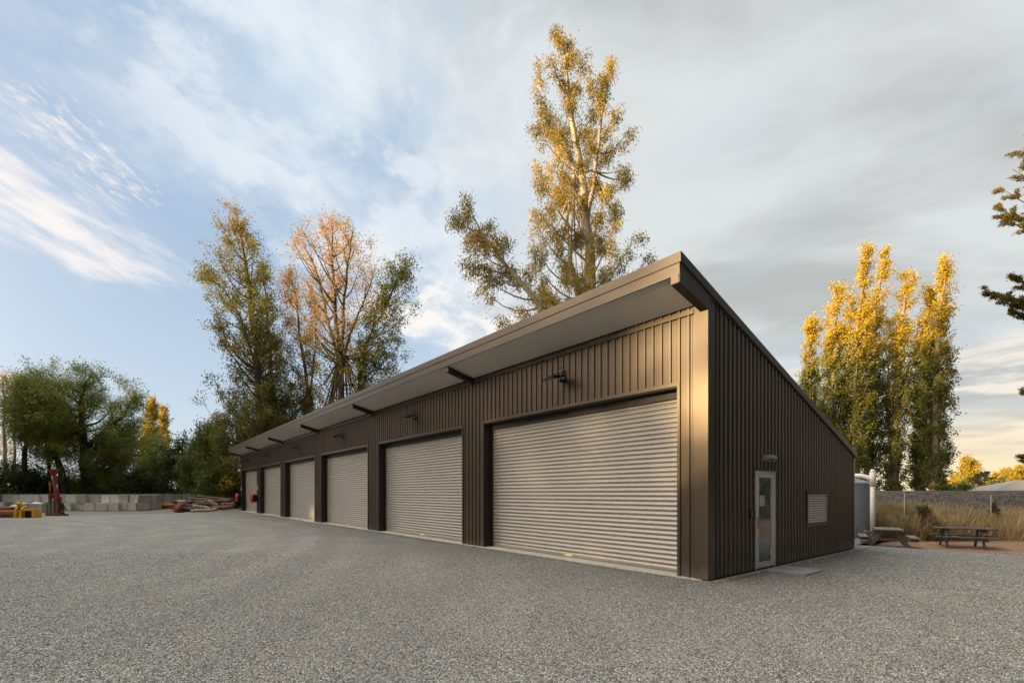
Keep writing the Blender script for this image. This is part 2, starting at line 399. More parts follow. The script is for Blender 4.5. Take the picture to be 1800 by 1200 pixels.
# large ground
xs = [-900,-500,-300,-200,-150,-110,-80,-60,-45,-30,-20,-10,0] + [i * .75 for i in range(4, 72)] + [60,75,90,120,160,220,320,500,900]
ys = [-500,-250,-120,-60,-30,-15,-5,5,10] + [12 + i * .6 for i in range(0, 50)] + [45,50,60,75,90,120,160,240,400,700,1500]
V = [(x, y, bank_h(x, y) - .02) for y in ys for x in xs]
nx = len(xs)
Fq = [(j*nx+i, j*nx+i+1, (j+1)*nx+i+1, (j+1)*nx+i) for j in range(len(ys)-1) for i in range(nx-1)]
link('ground', np_mesh('ground', V, Fq, True), M['dirt'], kind='structure')

def sheet(name, poly, z, m, cuts=0, jitter=0.0, seed=1, zf=None, **k):
    """flat sheet from a polygon with an uneven edge"""
    rnd = random.Random(seed); pts = []
    n = len(poly)
    for i in range(n):
        a = Vector(poly[i]); b = Vector(poly[(i+1) % n]); L = (b-a).length
        c = max(1, int(L / cuts)) if cuts else 1
        nrm = Vector((-(b-a).y, (b-a).x)).normalized()
        for q in range(c):
            p = a.lerp(b, q / c)
            if jitter and q: p = p + nrm * rnd.uniform(-jitter, jitter)
            pts.append(p)
    bm = bmesh.new(); vs = [bm.verts.new((p.x, p.y, z)) for p in pts]
    f = bm.faces.new(vs); bmesh.ops.triangulate(bm, faces=[f])
    if zf:
        bmesh.ops.subdivide_edges(bm, edges=[e for e in bm.edges if e.calc_length() > 2], cuts=6, use_grid_fill=True)
        for v in bm.verts: v.co.z = zf(v.co.x, v.co.y)
    bmesh.ops.recalc_face_normals(bm, faces=bm.faces)
    me = bpy.data.meshes.new(name); bm.to_mesh(me); bm.free()
    if me.polygons[0].normal.z < 0: me.flip_normals()
    return link(name, me, m, kind='structure', **k)
# gravel yard (right edge runs in front of the picnic tables)
gy = [gp(-260, 912), gp(0, 908.5), gp(60, 907), gp(160, 904), gp(300, 902), gp(405, 894.5)]
gyard = [(-60, 20)] + gy + [(-21.5, 47.5), (-12, 50), (2, 30), (14.2, 17.5)]
e1 = gp(1503, 957); e2 = gp(1600, 963); e3 = gp(1700, 969.5); e4 = gp(1800, 976)
gyard += [e1, e2, e3, e4, (22, 11.4), (30, 6), (30, -30), (-60, -30)]
sheet('gravel_yard', gyard, 0.0, M['gravel'], 1.2, .14, 4)
mulch = [(8.0, 19.4), (9.2, 13.5), (14, 12.0), (22, 10.8), (27, 10.5), (29, 20), (14, 20)]
bmz = lambda x, y: bank_h(x, y) + .008
xs2 = [8 + i * .5 for i in range(0, 44)]; ys2 = [9 + i * .5 for i in range(0, 23)]
V = [(x, y, bank_h(x, y) - .008 if y < 17.5 else bank_h(x, y) - .008) for y in ys2 for x in xs2]; nx = len(xs2)
Fq = [(j*nx+i, j*nx+i+1, (j+1)*nx+i+1, (j+1)*nx+i) for j in range(len(ys2)-1) for i in range(nx-1)]
link('mulch_bed', np_mesh('mulch_bed', V, Fq, True), M['mulch'], kind='structure')
# embankment crest of ballast
xs3 = [9 + i * .5 for i in range(0, 104)]; ys3 = [21.2 + i * .5 for i in range(0, 34)]
V = []
rr = random.Random(5)
for y in ys3:
    for x in xs3:
        V.append((x, y, bank_h(x, y) + .01 + rr.uniform(0, .03)))
nx = len(xs3)
Fq = [(j*nx+i, j*nx+i+1, (j+1)*nx+i+1, (j+1)*nx+i) for j in range(len(ys3)-1) for i in range(nx-1)]
link('embankment', np_mesh('embankment', V, Fq, True), M['ballast'], kind='structure')

# =================================================================== BUILDING (local frame: x along the gable, y along the long front, origin at the near corner)
BX, BY = 3.55, 8.69
BA = math.atan2(.629, .777)
B = empty('garage_building', (BX, BY, 0), BA, label='long brown steel-clad garage with six roller doors and an overhanging mono-pitch roof', cat='garage')
LEN = 44.9; DEP = 8.07; OH = .97
def TOPZ(x): return 5.345 - .315 * x      # roof top
def local2world(x, y, z=0):
    c, s = math.cos(BA), math.sin(BA); return Vector((BX + x*c - y*s, BY + x*s + y*c, z))

def rib(p, h=.028):
    """profile of trapezoidal cladding: list of (t, out)"""
    a = []
    return [(0, 0), (.030*p/.195, 0), (.034*p/.195, .0025), (.040*p/.195, .0025), (.044*p/.195, 0), (.088*p/.195, 0), (.092*p/.195, .0025), (.098*p/.195, .0025), (.102*p/.195, 0),
            (.132*p/.195, 0), (.141*p/.195, h), (.180*p/.195, h), (.189*p/.195, 0)]
def clad_strip(mb, t0, t1, z0, z1f, place, pitch, phase=0.0, out0=0.004):
    """vertical cladding between t0,t1 ; place(t, out, z) -> xyz"""
    prof = rib(pitch); pts = []
    k = math.floor((t0 - phase) / pitch) - 1
    while True:
        base = phase + k * pitch
        if base > t1: break
        for (a, o) in prof:
            t = base + a
            if t0 < t < t1: pts.append((t, o + out0))
        k += 1
    pts = [(t0, pts[0][1])] + pts + [(t1, pts[-1][1])]
    vs = []; fs = []
    for (t, o) in pts:
        vs.append(place(t, o, z0)); vs.append(place(t, o, z1f(t)))
    for i in range(len(pts) - 1):
        fs.append((2*i, 2*i+2, 2*i+3, 2*i+1))
    mb.add(vs, fs)
OPEN = [(7.5*k + .59, 7.5*k + 6.94) for k in range(6)]
OZ = 3.65
front = lambda t, o, z: (-o, t, z)
wz = 5.06
mb = MB()
prev = .24
for (a, b) in OPEN:
    clad_strip(mb, prev, a, .03, lambda t: wz, front, .195)
    clad_strip(mb, a, b, OZ, lambda t: wz, front, .195)
    prev = b
clad_strip(mb, prev, LEN, .03, lambda t: wz, front, .195)
# screw heads near the top and above each door on the pans
for k in range(3, 226):
    yy = k * .195 + .075
    for zq in (4.62, 3.72):
        if any(a - .02 < yy < b + .02 for a, b in OPEN) or zq > 4:
            mb.box(-.014, -.003, yy-.011, yy+.011, zq-.011, zq+.011)
wall_front = mb.build('front_wall', M['clad'], B, recalc=False)
# backing wall behind the cladding (solid piers + lintel) so nothing shows through
mb = MB(); prev = 0.0
for (a, b) in OPEN:
    mb.box(0, .30, prev + (.002 if prev == 0 else 0), a, .0, OZ); prev = b
mb.box(0, .30, prev, LEN, .0, OZ)
mb.box(0, .30, 0, LEN, OZ, wz)
mb.build('wall_core', M['beam'], B)
# gable cladding
gab = lambda t, o, z: (t, -o, z)
gtop = lambda t: TOPZ(t) - .13
mb = MB()
DX0, DX1, DZ = 1.85, 2.78, 2.07
LX0, LX1, LZ0, LZ1 = 4.54, 5.90, .79, 1.63
clad_strip(mb, .21, DX0, .035, gtop, gab, .172)
clad_strip(mb, DX0, DX1, DZ, gtop, gab, .172)
clad_strip(mb, DX1, LX0, .035, gtop, gab, .172)
clad_strip(mb, LX0, LX1, .035, lambda t: LZ0, gab, .172)
clad_strip(mb, LX0, LX1, LZ1, gtop, gab, .172)
clad_strip(mb, LX1, DEP - .09, .035, gtop, gab, .172)
mb.build('gable_wall', M['gable'], B, recalc=False)
# gable core, back wall, far wall, floor slab, as the shell
mb = MB()
def gpoly(x0, x1, z0): return [(x0, z0), (x1, z0), (x1, TOPZ(x1) - .2), (x0, TOPZ(x0) - .2)]
mb.prism(gpoly(.301, DX0, 0), 'y', 0, .1)
mb.prism(gpoly(DX0, DX1, DZ), 'y', 0, .1)
mb.prism(gpoly(DX1, LX0, 0), 'y', 0, .1)
mb.prism([(LX0, 0), (LX1, 0), (LX1, LZ0), (LX0, LZ0)], 'y', 0, .1)
mb.prism(gpoly(LX0, LX1, LZ1), 'y', 0, .1)
mb.prism(gpoly(LX1, DEP, 0), 'y', 0, .1)
mb.build('gable_core', M['beam'], B)
mb = MB(); mb.box(DEP-.1, DEP, .1, LEN, 0, TOPZ(DEP)-.2); mb.prism(gpoly(.301, DEP-.101, 0), 'y', LEN-.1, LEN)
mb.build('rear_wall', M['clad'], B)
mb = MB(); mb.box(-.035, DEP-.11, .11, LEN-.11, -.1, .028)
mb.build('floor_slab', M['slab'], B)
mb = MB(); mb.box(.32, DEP-.2, 4.0, 4.05, .03, 2.9); mb.build('interior_wall', M['interior'], B)

# corner flashings
mb = MB()
mb.box(-.036, .0, -.036, .24, .03, wz)
mb.box(-.0, .21, -.0365, -.0, .03, 5.12)
mb.build('corner_flashing', M['clad'], B)
mb = MB(); mb.box(DEP-.09, DEP+.02, -.036, .0, .03, TOPZ(DEP)-.13); mb.build('corner_flashing', M['clad'], B)
mb = MB(); mb.box(-.036, 0, LEN-.02, LEN+.03, .03, wz); mb.build('corner_flashing', M['clad'], B)
# trim strip under the soffit
mb = MB(); mb.box(-.050, -.034, .241, LEN-.021, 4.93, 5.01); mb.build('eave_trim', M['clad'], B)

# roof sheet, soffit, fascia, barge
y0r, y1r = -.06, LEN + .1
mb = MB()
def slope_quad(x0, x1, dz0, dz1):
    return [(x0, TOPZ(x0)+dz1), (x1, TOPZ(x1)+dz1), (x1, TOPZ(x1)+dz0), (x0, TOPZ(x0)+dz0)]
mb.prism(slope_quad(-OH+.02, DEP+.06, -.16, -.012), 'y', y0r+.03, y1r-.03)
roof = mb.build('roof', M['clad'], B)
mb = MB()   # ribs of roofing
for k in range(0, 225):
    yy = k * .2 + .05
    mb.prism(slope_quad(-OH+.03, DEP+.1, -.012, .012), 'y', yy, yy + .04)
mb.build('roof_rib_sheet', M['clad'], roof)
# fascia upper band and lower band (front)
xf = -OH
mb = MB()
mb.box(xf-.03, xf+.018, y0r-.02, y1r, 5.485, 5.655)
mb.box(xf-.03, xf+.15, y0r-.02, y1r, 5.64-.02+.018, 5.66) if False else None
mb.build('fascia', M['clad'], roof)
mb = MB(); mb.box(xf-.012, xf+.018, y0r+.012, y1r-.02, 5.29, 5.482)
mb.build('fascia', M['clad'], roof)
# barge flashing on the near gable: upper strip
mb = MB()
mb.prism([(xf+.02, TOPZ(xf)+.0), (DEP+.1, TOPZ(DEP+.1)+.0), (DEP+.1, TOPZ(DEP+.1)-.155), (xf+.02, TOPZ(xf)-.155)], 'y', y0r-.022, y0r+.028)
mb.build('barge_board', M['clad'], roof)
mb = MB()
mb.prism([(xf+.02, TOPZ(xf)+.0), (DEP+.1, TOPZ(DEP+.1)+.0), (DEP+.1, TOPZ(DEP+.1)-.155), (xf+.02, TOPZ(xf)-.155)], 'y', y1r-.03, y1r+.02)
mb.build('barge_board', M['clad'], roof)
# lower barge, under the overhang only: side of the end beam
mb = MB(); mb.prism([(xf+.02, TOPZ(xf)-.158), (.21, TOPZ(.21)-.158), (.21, 5.121-.0), (0.0, 5.121), (0.0, 4.911), (xf-.02, 5.06+.245*(OH+.02)-.149)], 'y', -.055, -.037)
mb.build('barge_board', M['clad'], roof)
# soffit
mb = MB()
sof = lambda x: 5.06 - .245 * x
mb.prism([(xf+.02, sof(xf)+.0), (-.0505, sof(0)+.012), (-.0505, sof(0)+.03), (xf+.02, sof(xf)+.02)], 'y', -.036, LEN+.05)
mb.build('soffit', M['soffit'], B)
# soffit joint covers between the sheets and fascia laps
for k in range(1, 18):
    yj = k * 2.5 + .12
    if abs((yj / 7.5) - round(yj / 7.5)) * 7.5 < .3: continue
    mb = MB(); mb.prism([(xf+.03, sof(xf)-.0035), (-.06, sof(0)+.010), (-.06, sof(0)+.0115), (xf+.03, sof(xf)-.0005)], 'y', yj, yj + .035); mb.build('soffit_joint', M['soffit'], B)
for k in range(1, 6):
    mb = MB(); mb.box(xf-.0325, xf-.0302, 7.9*k, 7.9*k+.10, 5.487, 5.653); mb.build('fascia_joint', M['clad'], roof)
# gutter along the low eave
mb = MB(); mb.prism([(DEP+.03, 2.62), (DEP+.14, 2.60), (DEP+.16, 2.76), (DEP+.145, 2.76), (DEP+.13, 2.62), (DEP+.045, 2.64)], 'y', -.03, LEN)
mb.build('gutter', M['clad'], roof)
# beams that carry the overhang
for k in range(7):
    yb = -.036 if k == 0 else (7.5*k - .075 if k < 6 else LEN-.12)
    mb = MB()
    x0 = xf + .005 if k == 0 else xf + .04
    zb = -.150
    mb.prism([(x0-(.02 if k == 0 else 0), sof(x0)-.005+(-.0 if k else .0)), (-.037, sof(-.037)-.005), (-.037, sof(-.037)+zb), (x0-(.02 if k == 0 else 0), sof(x0)+zb)], 'y', yb, yb + .15)
    mb.build('eave_beam', M['beam'], B)  # body in the painted-shade tone; only the end cap keeps cladding colour
    xc = x0 - (.02 if k == 0 else 0)
    mb = MB(); mb.box(xc - .006, xc - .001, yb + .002, yb + .148, sof(xc) + zb + .003, sof(xc) - .012); mb.build('beam_cap', M['clad'], B)
    if k:
        mb = MB(); mb.prism([(-.038, sof(0)+zb-.02), (-.10, sof(0)+zb+.01), (-.038, sof(0)+zb-.11)], 'y', yb+.05, yb+.10)
        mb.build('bracket', M['beam'], B)

# roller doors
def shutter_mesh(w_, h_):
    p = .098; prof = []
    seq = [(0, 0), (.006, -.010), (.014, -.011), (.022, -.004), (.034, .012), (.048, .021), (.062, .020), (.076, .015), (.088, .004), (.094, .001)]
    z = .14
    pts = [(.03, .0), (.045, .010), (.13, .010), (.139, 0)]
    while z < h_ - .02:
        for (a, o) in seq:
            if z + a < h_ : pts.append((z + a, o))
        z += p
    vs = []; fs = []
    nseg = 6
    for (zz_, o) in pts:
        for i in range(nseg + 1): vs.append((-o, w_ * i / nseg, zz_))
    for j in range(len(pts) - 1):
        for i in range(nseg): fs.append((j*(nseg+1)+i, (j+1)*(nseg+1)+i, (j+1)*(nseg+1)+i+1, j*(nseg+1)+i+1))
    return vs, fs
ordn = ['nearest', 'second', 'third', 'fourth', 'fifth', 'farthest']
sv, sf = shutter_mesh(6.35, OZ + .0)
sme = bpy.data.meshes.new('roller_door'); sme.from_pydata(sv, [], sf); sme.materials.append(M['shutter'])
sme.polygons.foreach_set('use_smooth', [True]*len(sf)); sme.update()
bm = bmesh.new(); bm.from_mesh(sme)
for f in bm.faces:
    pass
bmesh.ops.recalc_face_normals(bm, faces=bm.faces); bm.to_mesh(sme); bm.free()
for k, (a, b) in enumerate(OPEN):
    d = bpy.data.objects.new('roller_door', sme); COL.objects.link(d); d.parent = B; d.location = (.285, a, 0)
    w_ = b - a
    # flashing frame round the opening (proud of the cladding) and dark reveals
    mb = MB()
    mb.box(-.3215, -.285+.0, -.055, .0, .03, OZ)
    mb.box(-.3215, -.285+.0, w_, w_+.055, .03, OZ)
    mb.box(-.3225, -.285+.0, -.055, w_+.055, OZ, OZ+.075)
    mb.build('door_frame', M['clad'], d)
    mb = MB()
    mb.box(-.284, .0, .0005, .018, .03, OZ-.001); mb.box(-.284, .0, w_-.018, w_-.0005, .03, OZ-.001)
    mb.box(-.284, .0, .019, w_-.019, OZ-.02, OZ-.0015)
    mb.build('reveal', M['beam'], d)
    mb = MB(); mb.box(-.06, -.02, .02, .07, .03, OZ-.03); mb.box(-.06, -.02, w_-.07, w_-.02, .03, OZ-.03)
    mb.box(-.055, -.03, .071, w_-.071, OZ-.17, OZ-.03)
    mb.build('guide_rail', M['shutter'] if False else M['beam'], d)
    # bottom sticker
    ys_ = w_ * .5 + .0
    mb = MB(); mb.box(-.0125, -.0105, ys_-.15, ys_+.15, .055, .115); s1 = mb.build('warning_sticker', mat('sticker_yellow', (.62,.52,.04), .5)[0] if k == 0 else bpy.data.materials['sticker_yellow'], d)
    mb = MB(); mb.box(-.0145, -.0127, ys_-.09, ys_+.08, .060, .110); mb.build('sticker_label', M['paper'] if False else M['white'], d)
    # the door handle / lock bar near the bottom
# personnel door in the gable
pd = empty('entry_door', (0, 0, 0)); pd.parent = B
mb = MB()
mb.box(DX0, DX0+.04, -.045, .05, .03, DZ-.0); mb.box(DX1-.04, DX1, -.045, .05, .03, DZ); mb.box(DX0+.04, DX1-.04, -.045, .05, DZ-.04, DZ)
mb.build('door_frame', M['alu'], pd)
mb = MB()
gx0, gx1, gz0, gz1 = 2.00, 2.63, .165, 1.935
mb.box(DX0+.045, gx0, -.038, .012, .045, DZ-.045); mb.box(gx1, DX1-.045, -.038, .012, .045, DZ-.045)
mb.box(gx0, gx1, -.038, .012, .045, gz0); mb.box(gx0, gx1, -.038, .012, gz1, DZ-.045)
mb.build('door_leaf', M['alu'], pd)
mb = MB(); mb.box(gx0, gx1, -.016, -.010, gz0, gz1); mb.build('glass_pane', M['glass'], pd)
mb = MB(); mb.box(gx0+.001, gx1-.001, -.0095, -.008, .93, 1.15); mb.build('frosted_band', M['frost'], pd)
mb = MB(); mb.box(gx0+.07, gx0+.30, -.0195, -.0165, 1.33, 1.56); mb.build('paper_notice', M['paper'], pd)
mb = MB(); mb.box(gx1-.06, gx1-.015, -.0195, -.0165, .28, .43); mb.build('sticker', M['white'], pd)
mb = MB(); mb.box(gx0-.075, gx0-.045, -.052, -.0385, .86, 1.12, bev=.004)
mb.tube([(gx0-.06, -.05, .97), (gx0-.06, -.09, .97), (gx0+.09, -.09, .97)], .010, 8)
mb.build('handle', M['steel'], pd)
mb = MB(); mb.prism([(-.10, DZ+.01), (-.10, DZ+.022), (-.03, DZ+.055), (-.03, DZ+.01)], 'x', DX0-.06, DX1+.06); mb.build('head_flashing', M['clad'], pd)
# louvre window
lw = empty('louvre_window', (0, 0, 0)); lw.parent = B
mb = MB()
mb.box(LX0, LX0+.05, -.055, .06, LZ0, LZ1); mb.box(LX1-.05, LX1, -.055, .06, LZ0, LZ1)
mb.box(LX0+.05, LX1-.05, -.055, .06, LZ0, LZ0+.09); mb.box(LX0+.05, LX1-.05, -.055, .06, LZ1-.03, LZ1)
mb.build('window_frame', M['clad'], lw)
nb = 12; hh = (LZ1 - LZ0 - .13) / nb
for i in range(nb):
    z = LZ0 + .095 + i * hh
    mb = MB(); mb.prism([(-.052, z+.002), (-.056, z+.014), (-.046, z+.034), (.02, z+.062), (.02, z+.054), (-.03, z+.012)], 'x', LX0+.051, LX1-.051)
    mb.build('louvre_blade', M['louvre'], lw)
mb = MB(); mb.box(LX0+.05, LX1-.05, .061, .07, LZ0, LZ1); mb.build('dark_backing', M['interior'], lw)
mb = MB(); mb.prism([(-.11, LZ1+.01), (-.11, LZ1+.022), (-.03, LZ1+.05), (-.03, LZ1+.01)], 'x', LX0-.05, LX1+.05); mb.build('head_flashing', M['clad'], lw)

def on_building(o):
    """top-level thing modelled in the building's frame"""
    o.location = (BX, BY, 0); o.rotation_euler = (0, 0, BA); return o
def place_b(o, x, y, z, rz=0):
    p = local2world(x, y, z); o.location = p; o.rotation_euler = (0, 0, BA + rz); return o
# form boards
te = empty('timber_edging', label='thin pale timber edging boards round the foot of the brown garage', cat='edging')
mb = MB(); mb.box(-.095, 8.75, -.11, -.09, -.03, .022); mb.build('edging_board', M['timber'], te)
_p = -.11
for (a_, b2_) in OPEN + [(LEN, LEN)]:
    mb = MB(); mb.box(-.115, -.0951, _p, a_ - .02, -.03, .022); _p = b2_ + .02
    mb.build('edging_board', M['timber'], te)
on_building(te)
# paving slab in front of the door
mb = MB(); mb.box(2.02, 2.98, -.90, -.12, -.02, .028, bev=.006)
for i in range(1): pass
on_building(mb.build('paving_slab', varied('slab_concrete', (.30,.28,.27), (.42,.39,.375), 3, .85, 0, .4, .01, 14), label='flat weathered slab on the gravel in front of the glazed side door', cat='paving slab'))
# bulkhead light
bl = empty('bulkhead_light', label='small grey bulkhead lamp on the gable wall above the glazed door', cat='wall lamp')
mb = MB()
prof = [(0,-.0),(.0,.12),(-.07,.13),(-.14,.11),(-.17,.05),(-.17,.03),(0,0)]
mb.prism([(-.03+p[0], p[1]) for p in prof], 'x', -.15, .15); mb.build('lamp_housing', M['steel'], bl)
mb = MB(); mb.box(-.13, .13, -.185, -.035, -.02, .001, bev=.006); mb.build('lamp_lens', M['lens'], bl)
place_b(bl, 2.36, -.0, 2.29)
# key pad
kp = empty('key_reader', label='small dark key reader on the gable wall left of the glazed door', cat='key reader')
mb = MB(); mb.box(-.035, .035, -.062, -.034, 0, .17, bev=.006); mb.build('reader_case', M['dark'], kp)
mb = MB(); mb.box(-.022, .022, -.065, -.0621, .04, .14); mb.build('reader_face', M['steel'], kp)
place_b(kp, 1.64, 0, 1.10)

# floodlights
fl = empty('floodlight')
mb = MB(); mb.box(-.06, -.032, -.06, .06, -.03, .10, bev=.004); mb.box(-.16, -.06, -.035, .035, -.045, .02, bev=.008); mb.build('mount', M['dark'], fl)
tilt = Matrix.Translation(Vector((-.36, 0, .02))) @ Matrix.Rotation(R(-14), 4, 'Y')
mb = MB(); mb.box(-.22, .20, -.19, .19, -.02, .025, tilt, bev=.006)
for i in range(7): mb.box(-.12 + i*.035, -.108 + i*.035, -.13, .13, .025, .06, tilt)
mb.build('lamp_housing', M['dark'], fl)
mb = MB(); mb.box(-.20, .14, -.17, .17, -.026, -.0205, tilt); mb.build('lamp_lens', M['lens'], fl)
mb = MB()
for s in (-.2, .2):
    mb.tube([(-.36, s, .02), (-.22, s*.9, .17), (-.10, s*.7, .20), (-.06, s*.3, .20)], .011, 6)
mb.tube([(-.06, -.06, .20), (-.06, .06, .20)], .012, 6); mb.tube([(-.05, 0, .0), (-.05, 0, .22)], .013, 6)
mb.tube([(-.10, .0, .20), (-.17, .0, -.02)], .009, 6)
mb.build('bracket', M['dark'], fl)
mb = MB(); mb.tube([(-.10, 0, .20), (-.12, 0, .30)], .006, 6); mb.tube([(-.12, 0, .29), (-.12, 0, .325)], .018, 8); mb.build('sensor', M['dark'], fl)
for k in range(6):
    o = fl if k == 0 else copy_tree(fl)
    place_b(o, 0, 3.62 + 7.5*k, 4.30)
    prop(o, label='black floodlight on the front wall above the %s roller door' % ('nearest' if k == 0 else ordn[k] + (' (far end)' if k == 5 else ' nearest')), cat='floodlight', group='floodlights above the roller doors')

# hose reels with signs
hr = empty('hose_reel')
def disc_mb(x0, x1, r, z, n=28):
    m_ = MB(); m_.tube([(x0, 0, z), (x1, 0, z)], r, n); return m_
mb = disc_mb(-.46, -.40, .36, 0); mb.tube([(-.50, 0, 0), (-.46, 0, 0)], .10, 16)
for q in range(2):
    rr_ = .36 if q else .335
    ring = [(-.40 if q else -.47, math.cos(t*math.pi/12)*rr_, math.sin(t*math.pi/12)*rr_) for t in range(25)]
    mb.tube(ring, .035, 6, False)
mb.build('reel_drum', M['red'], hr)
mb = disc_mb(-.395, -.20, .31, 0); mb.build('hose', M['rubber'], hr)
mb = disc_mb(-.195, -.17, .33, 0); mb.box(-.17, -.035, -.10, .10, -.26, .26); mb.build('wall_bracket', M['dark'], hr)
def white_red_sign(z):
    e = empty('fire_sign')
    m_ = MB(); m_.box(-.045, -.036, -.12, .12, 0, .42); m_.build('sign_plate', M['white'], e)
    m_ = MB(); m_.box(-.048, -.0455, -.11, .11, .20, .41); m_.build('red_panel', M['red'], e)
    return e
fs_ = white_red_sign(0)
place_b(hr, 0, 37.85, 1.22); prop(hr, label='red fire hose reel on the pier between the two farthest roller doors', cat='hose reel', group='fire hose reels')
h2 = copy_tree(hr); place_b(h2, 0, LEN-.35, 1.22); h2['label'] = 'red fire hose reel at the far corner of the garage'
place_b(fs_, 0, 37.75, 1.88); prop(fs_, label='small red and white sign above the hose reel between the two farthest doors', cat='sign', group='fire signs')
f2 = copy_tree(fs_); place_b(f2, 0, LEN-.3, 1.88); f2['label'] = 'small red and white sign at the far corner of the garage'

# =================================================================== TREES
def unit(a): return a / np.maximum(np.linalg.norm(a, axis=-1, keepdims=True), 1e-9)
class Wood:
    def __init__(s): s.V = []; s.F = []; s.n = 0
    def tube(s, pts, rad, sides):
        pts = np.asarray(pts, float); rad = np.asarray(rad, float); n = len(pts)
        d = np.gradient(pts, axis=0); d = unit(d)
        ref = np.where(np.abs(d[:, 2:3]) > .9, np.array([[1., 0, 0]]), np.array([[0, 0, 1.]]))
        a = unit(np.cross(d, ref)); b = np.cross(a, d)
        t = np.arange(sides) * 2 * np.pi / sides
        ring = pts[:, None, :] + (a[:, None, :] * np.cos(t)[None, :, None] + b[:, None, :] * np.sin(t)[None, :, None]) * rad[:, None, None]
        s.V.append(ring.reshape(-1, 3))
        i = np.arange(n - 1)[:, None] * sides; k = np.arange(sides)[None, :]; k2 = (k + 1) % sides
        q = np.stack([i + k, i + k2, i + sides + k2, i + sides + k], -1).reshape(-1, 4) + s.n
        s.F.append(q); s.n += n * sides
    def mesh(s, name): return np_mesh(name, np.concatenate(s.V), np.concatenate(s.F), True)
def leaf_mesh(name, P_, A_, ln, wd, rng):
    """rhombic leaves at P_ with axes A_"""
    n = len(P_)
    A_ = unit(A_); rv = unit(rng.normal(size=(n, 3))); S = unit(np.cross(A_, rv))
    L = (ln * rng.uniform(.7, 1.3, n))[:, None]; W_ = (wd * rng.uniform(.7, 1.3, n))[:, None]
    N_ = np.cross(A_, S)
    v0 = P_; v2 = P_ + A_ * L; mid = P_ + A_ * L * .45 + N_ * L * .08
    v1 = mid + S * W_ * .5; v3 = mid - S * W_ * .5
    V_ = np.stack([v0, v1, v2, v3], 1).reshape(-1, 3)
    Fq_ = np.arange(n * 4).reshape(-1, 4)
    return np_mesh(name, V_, Fq_)

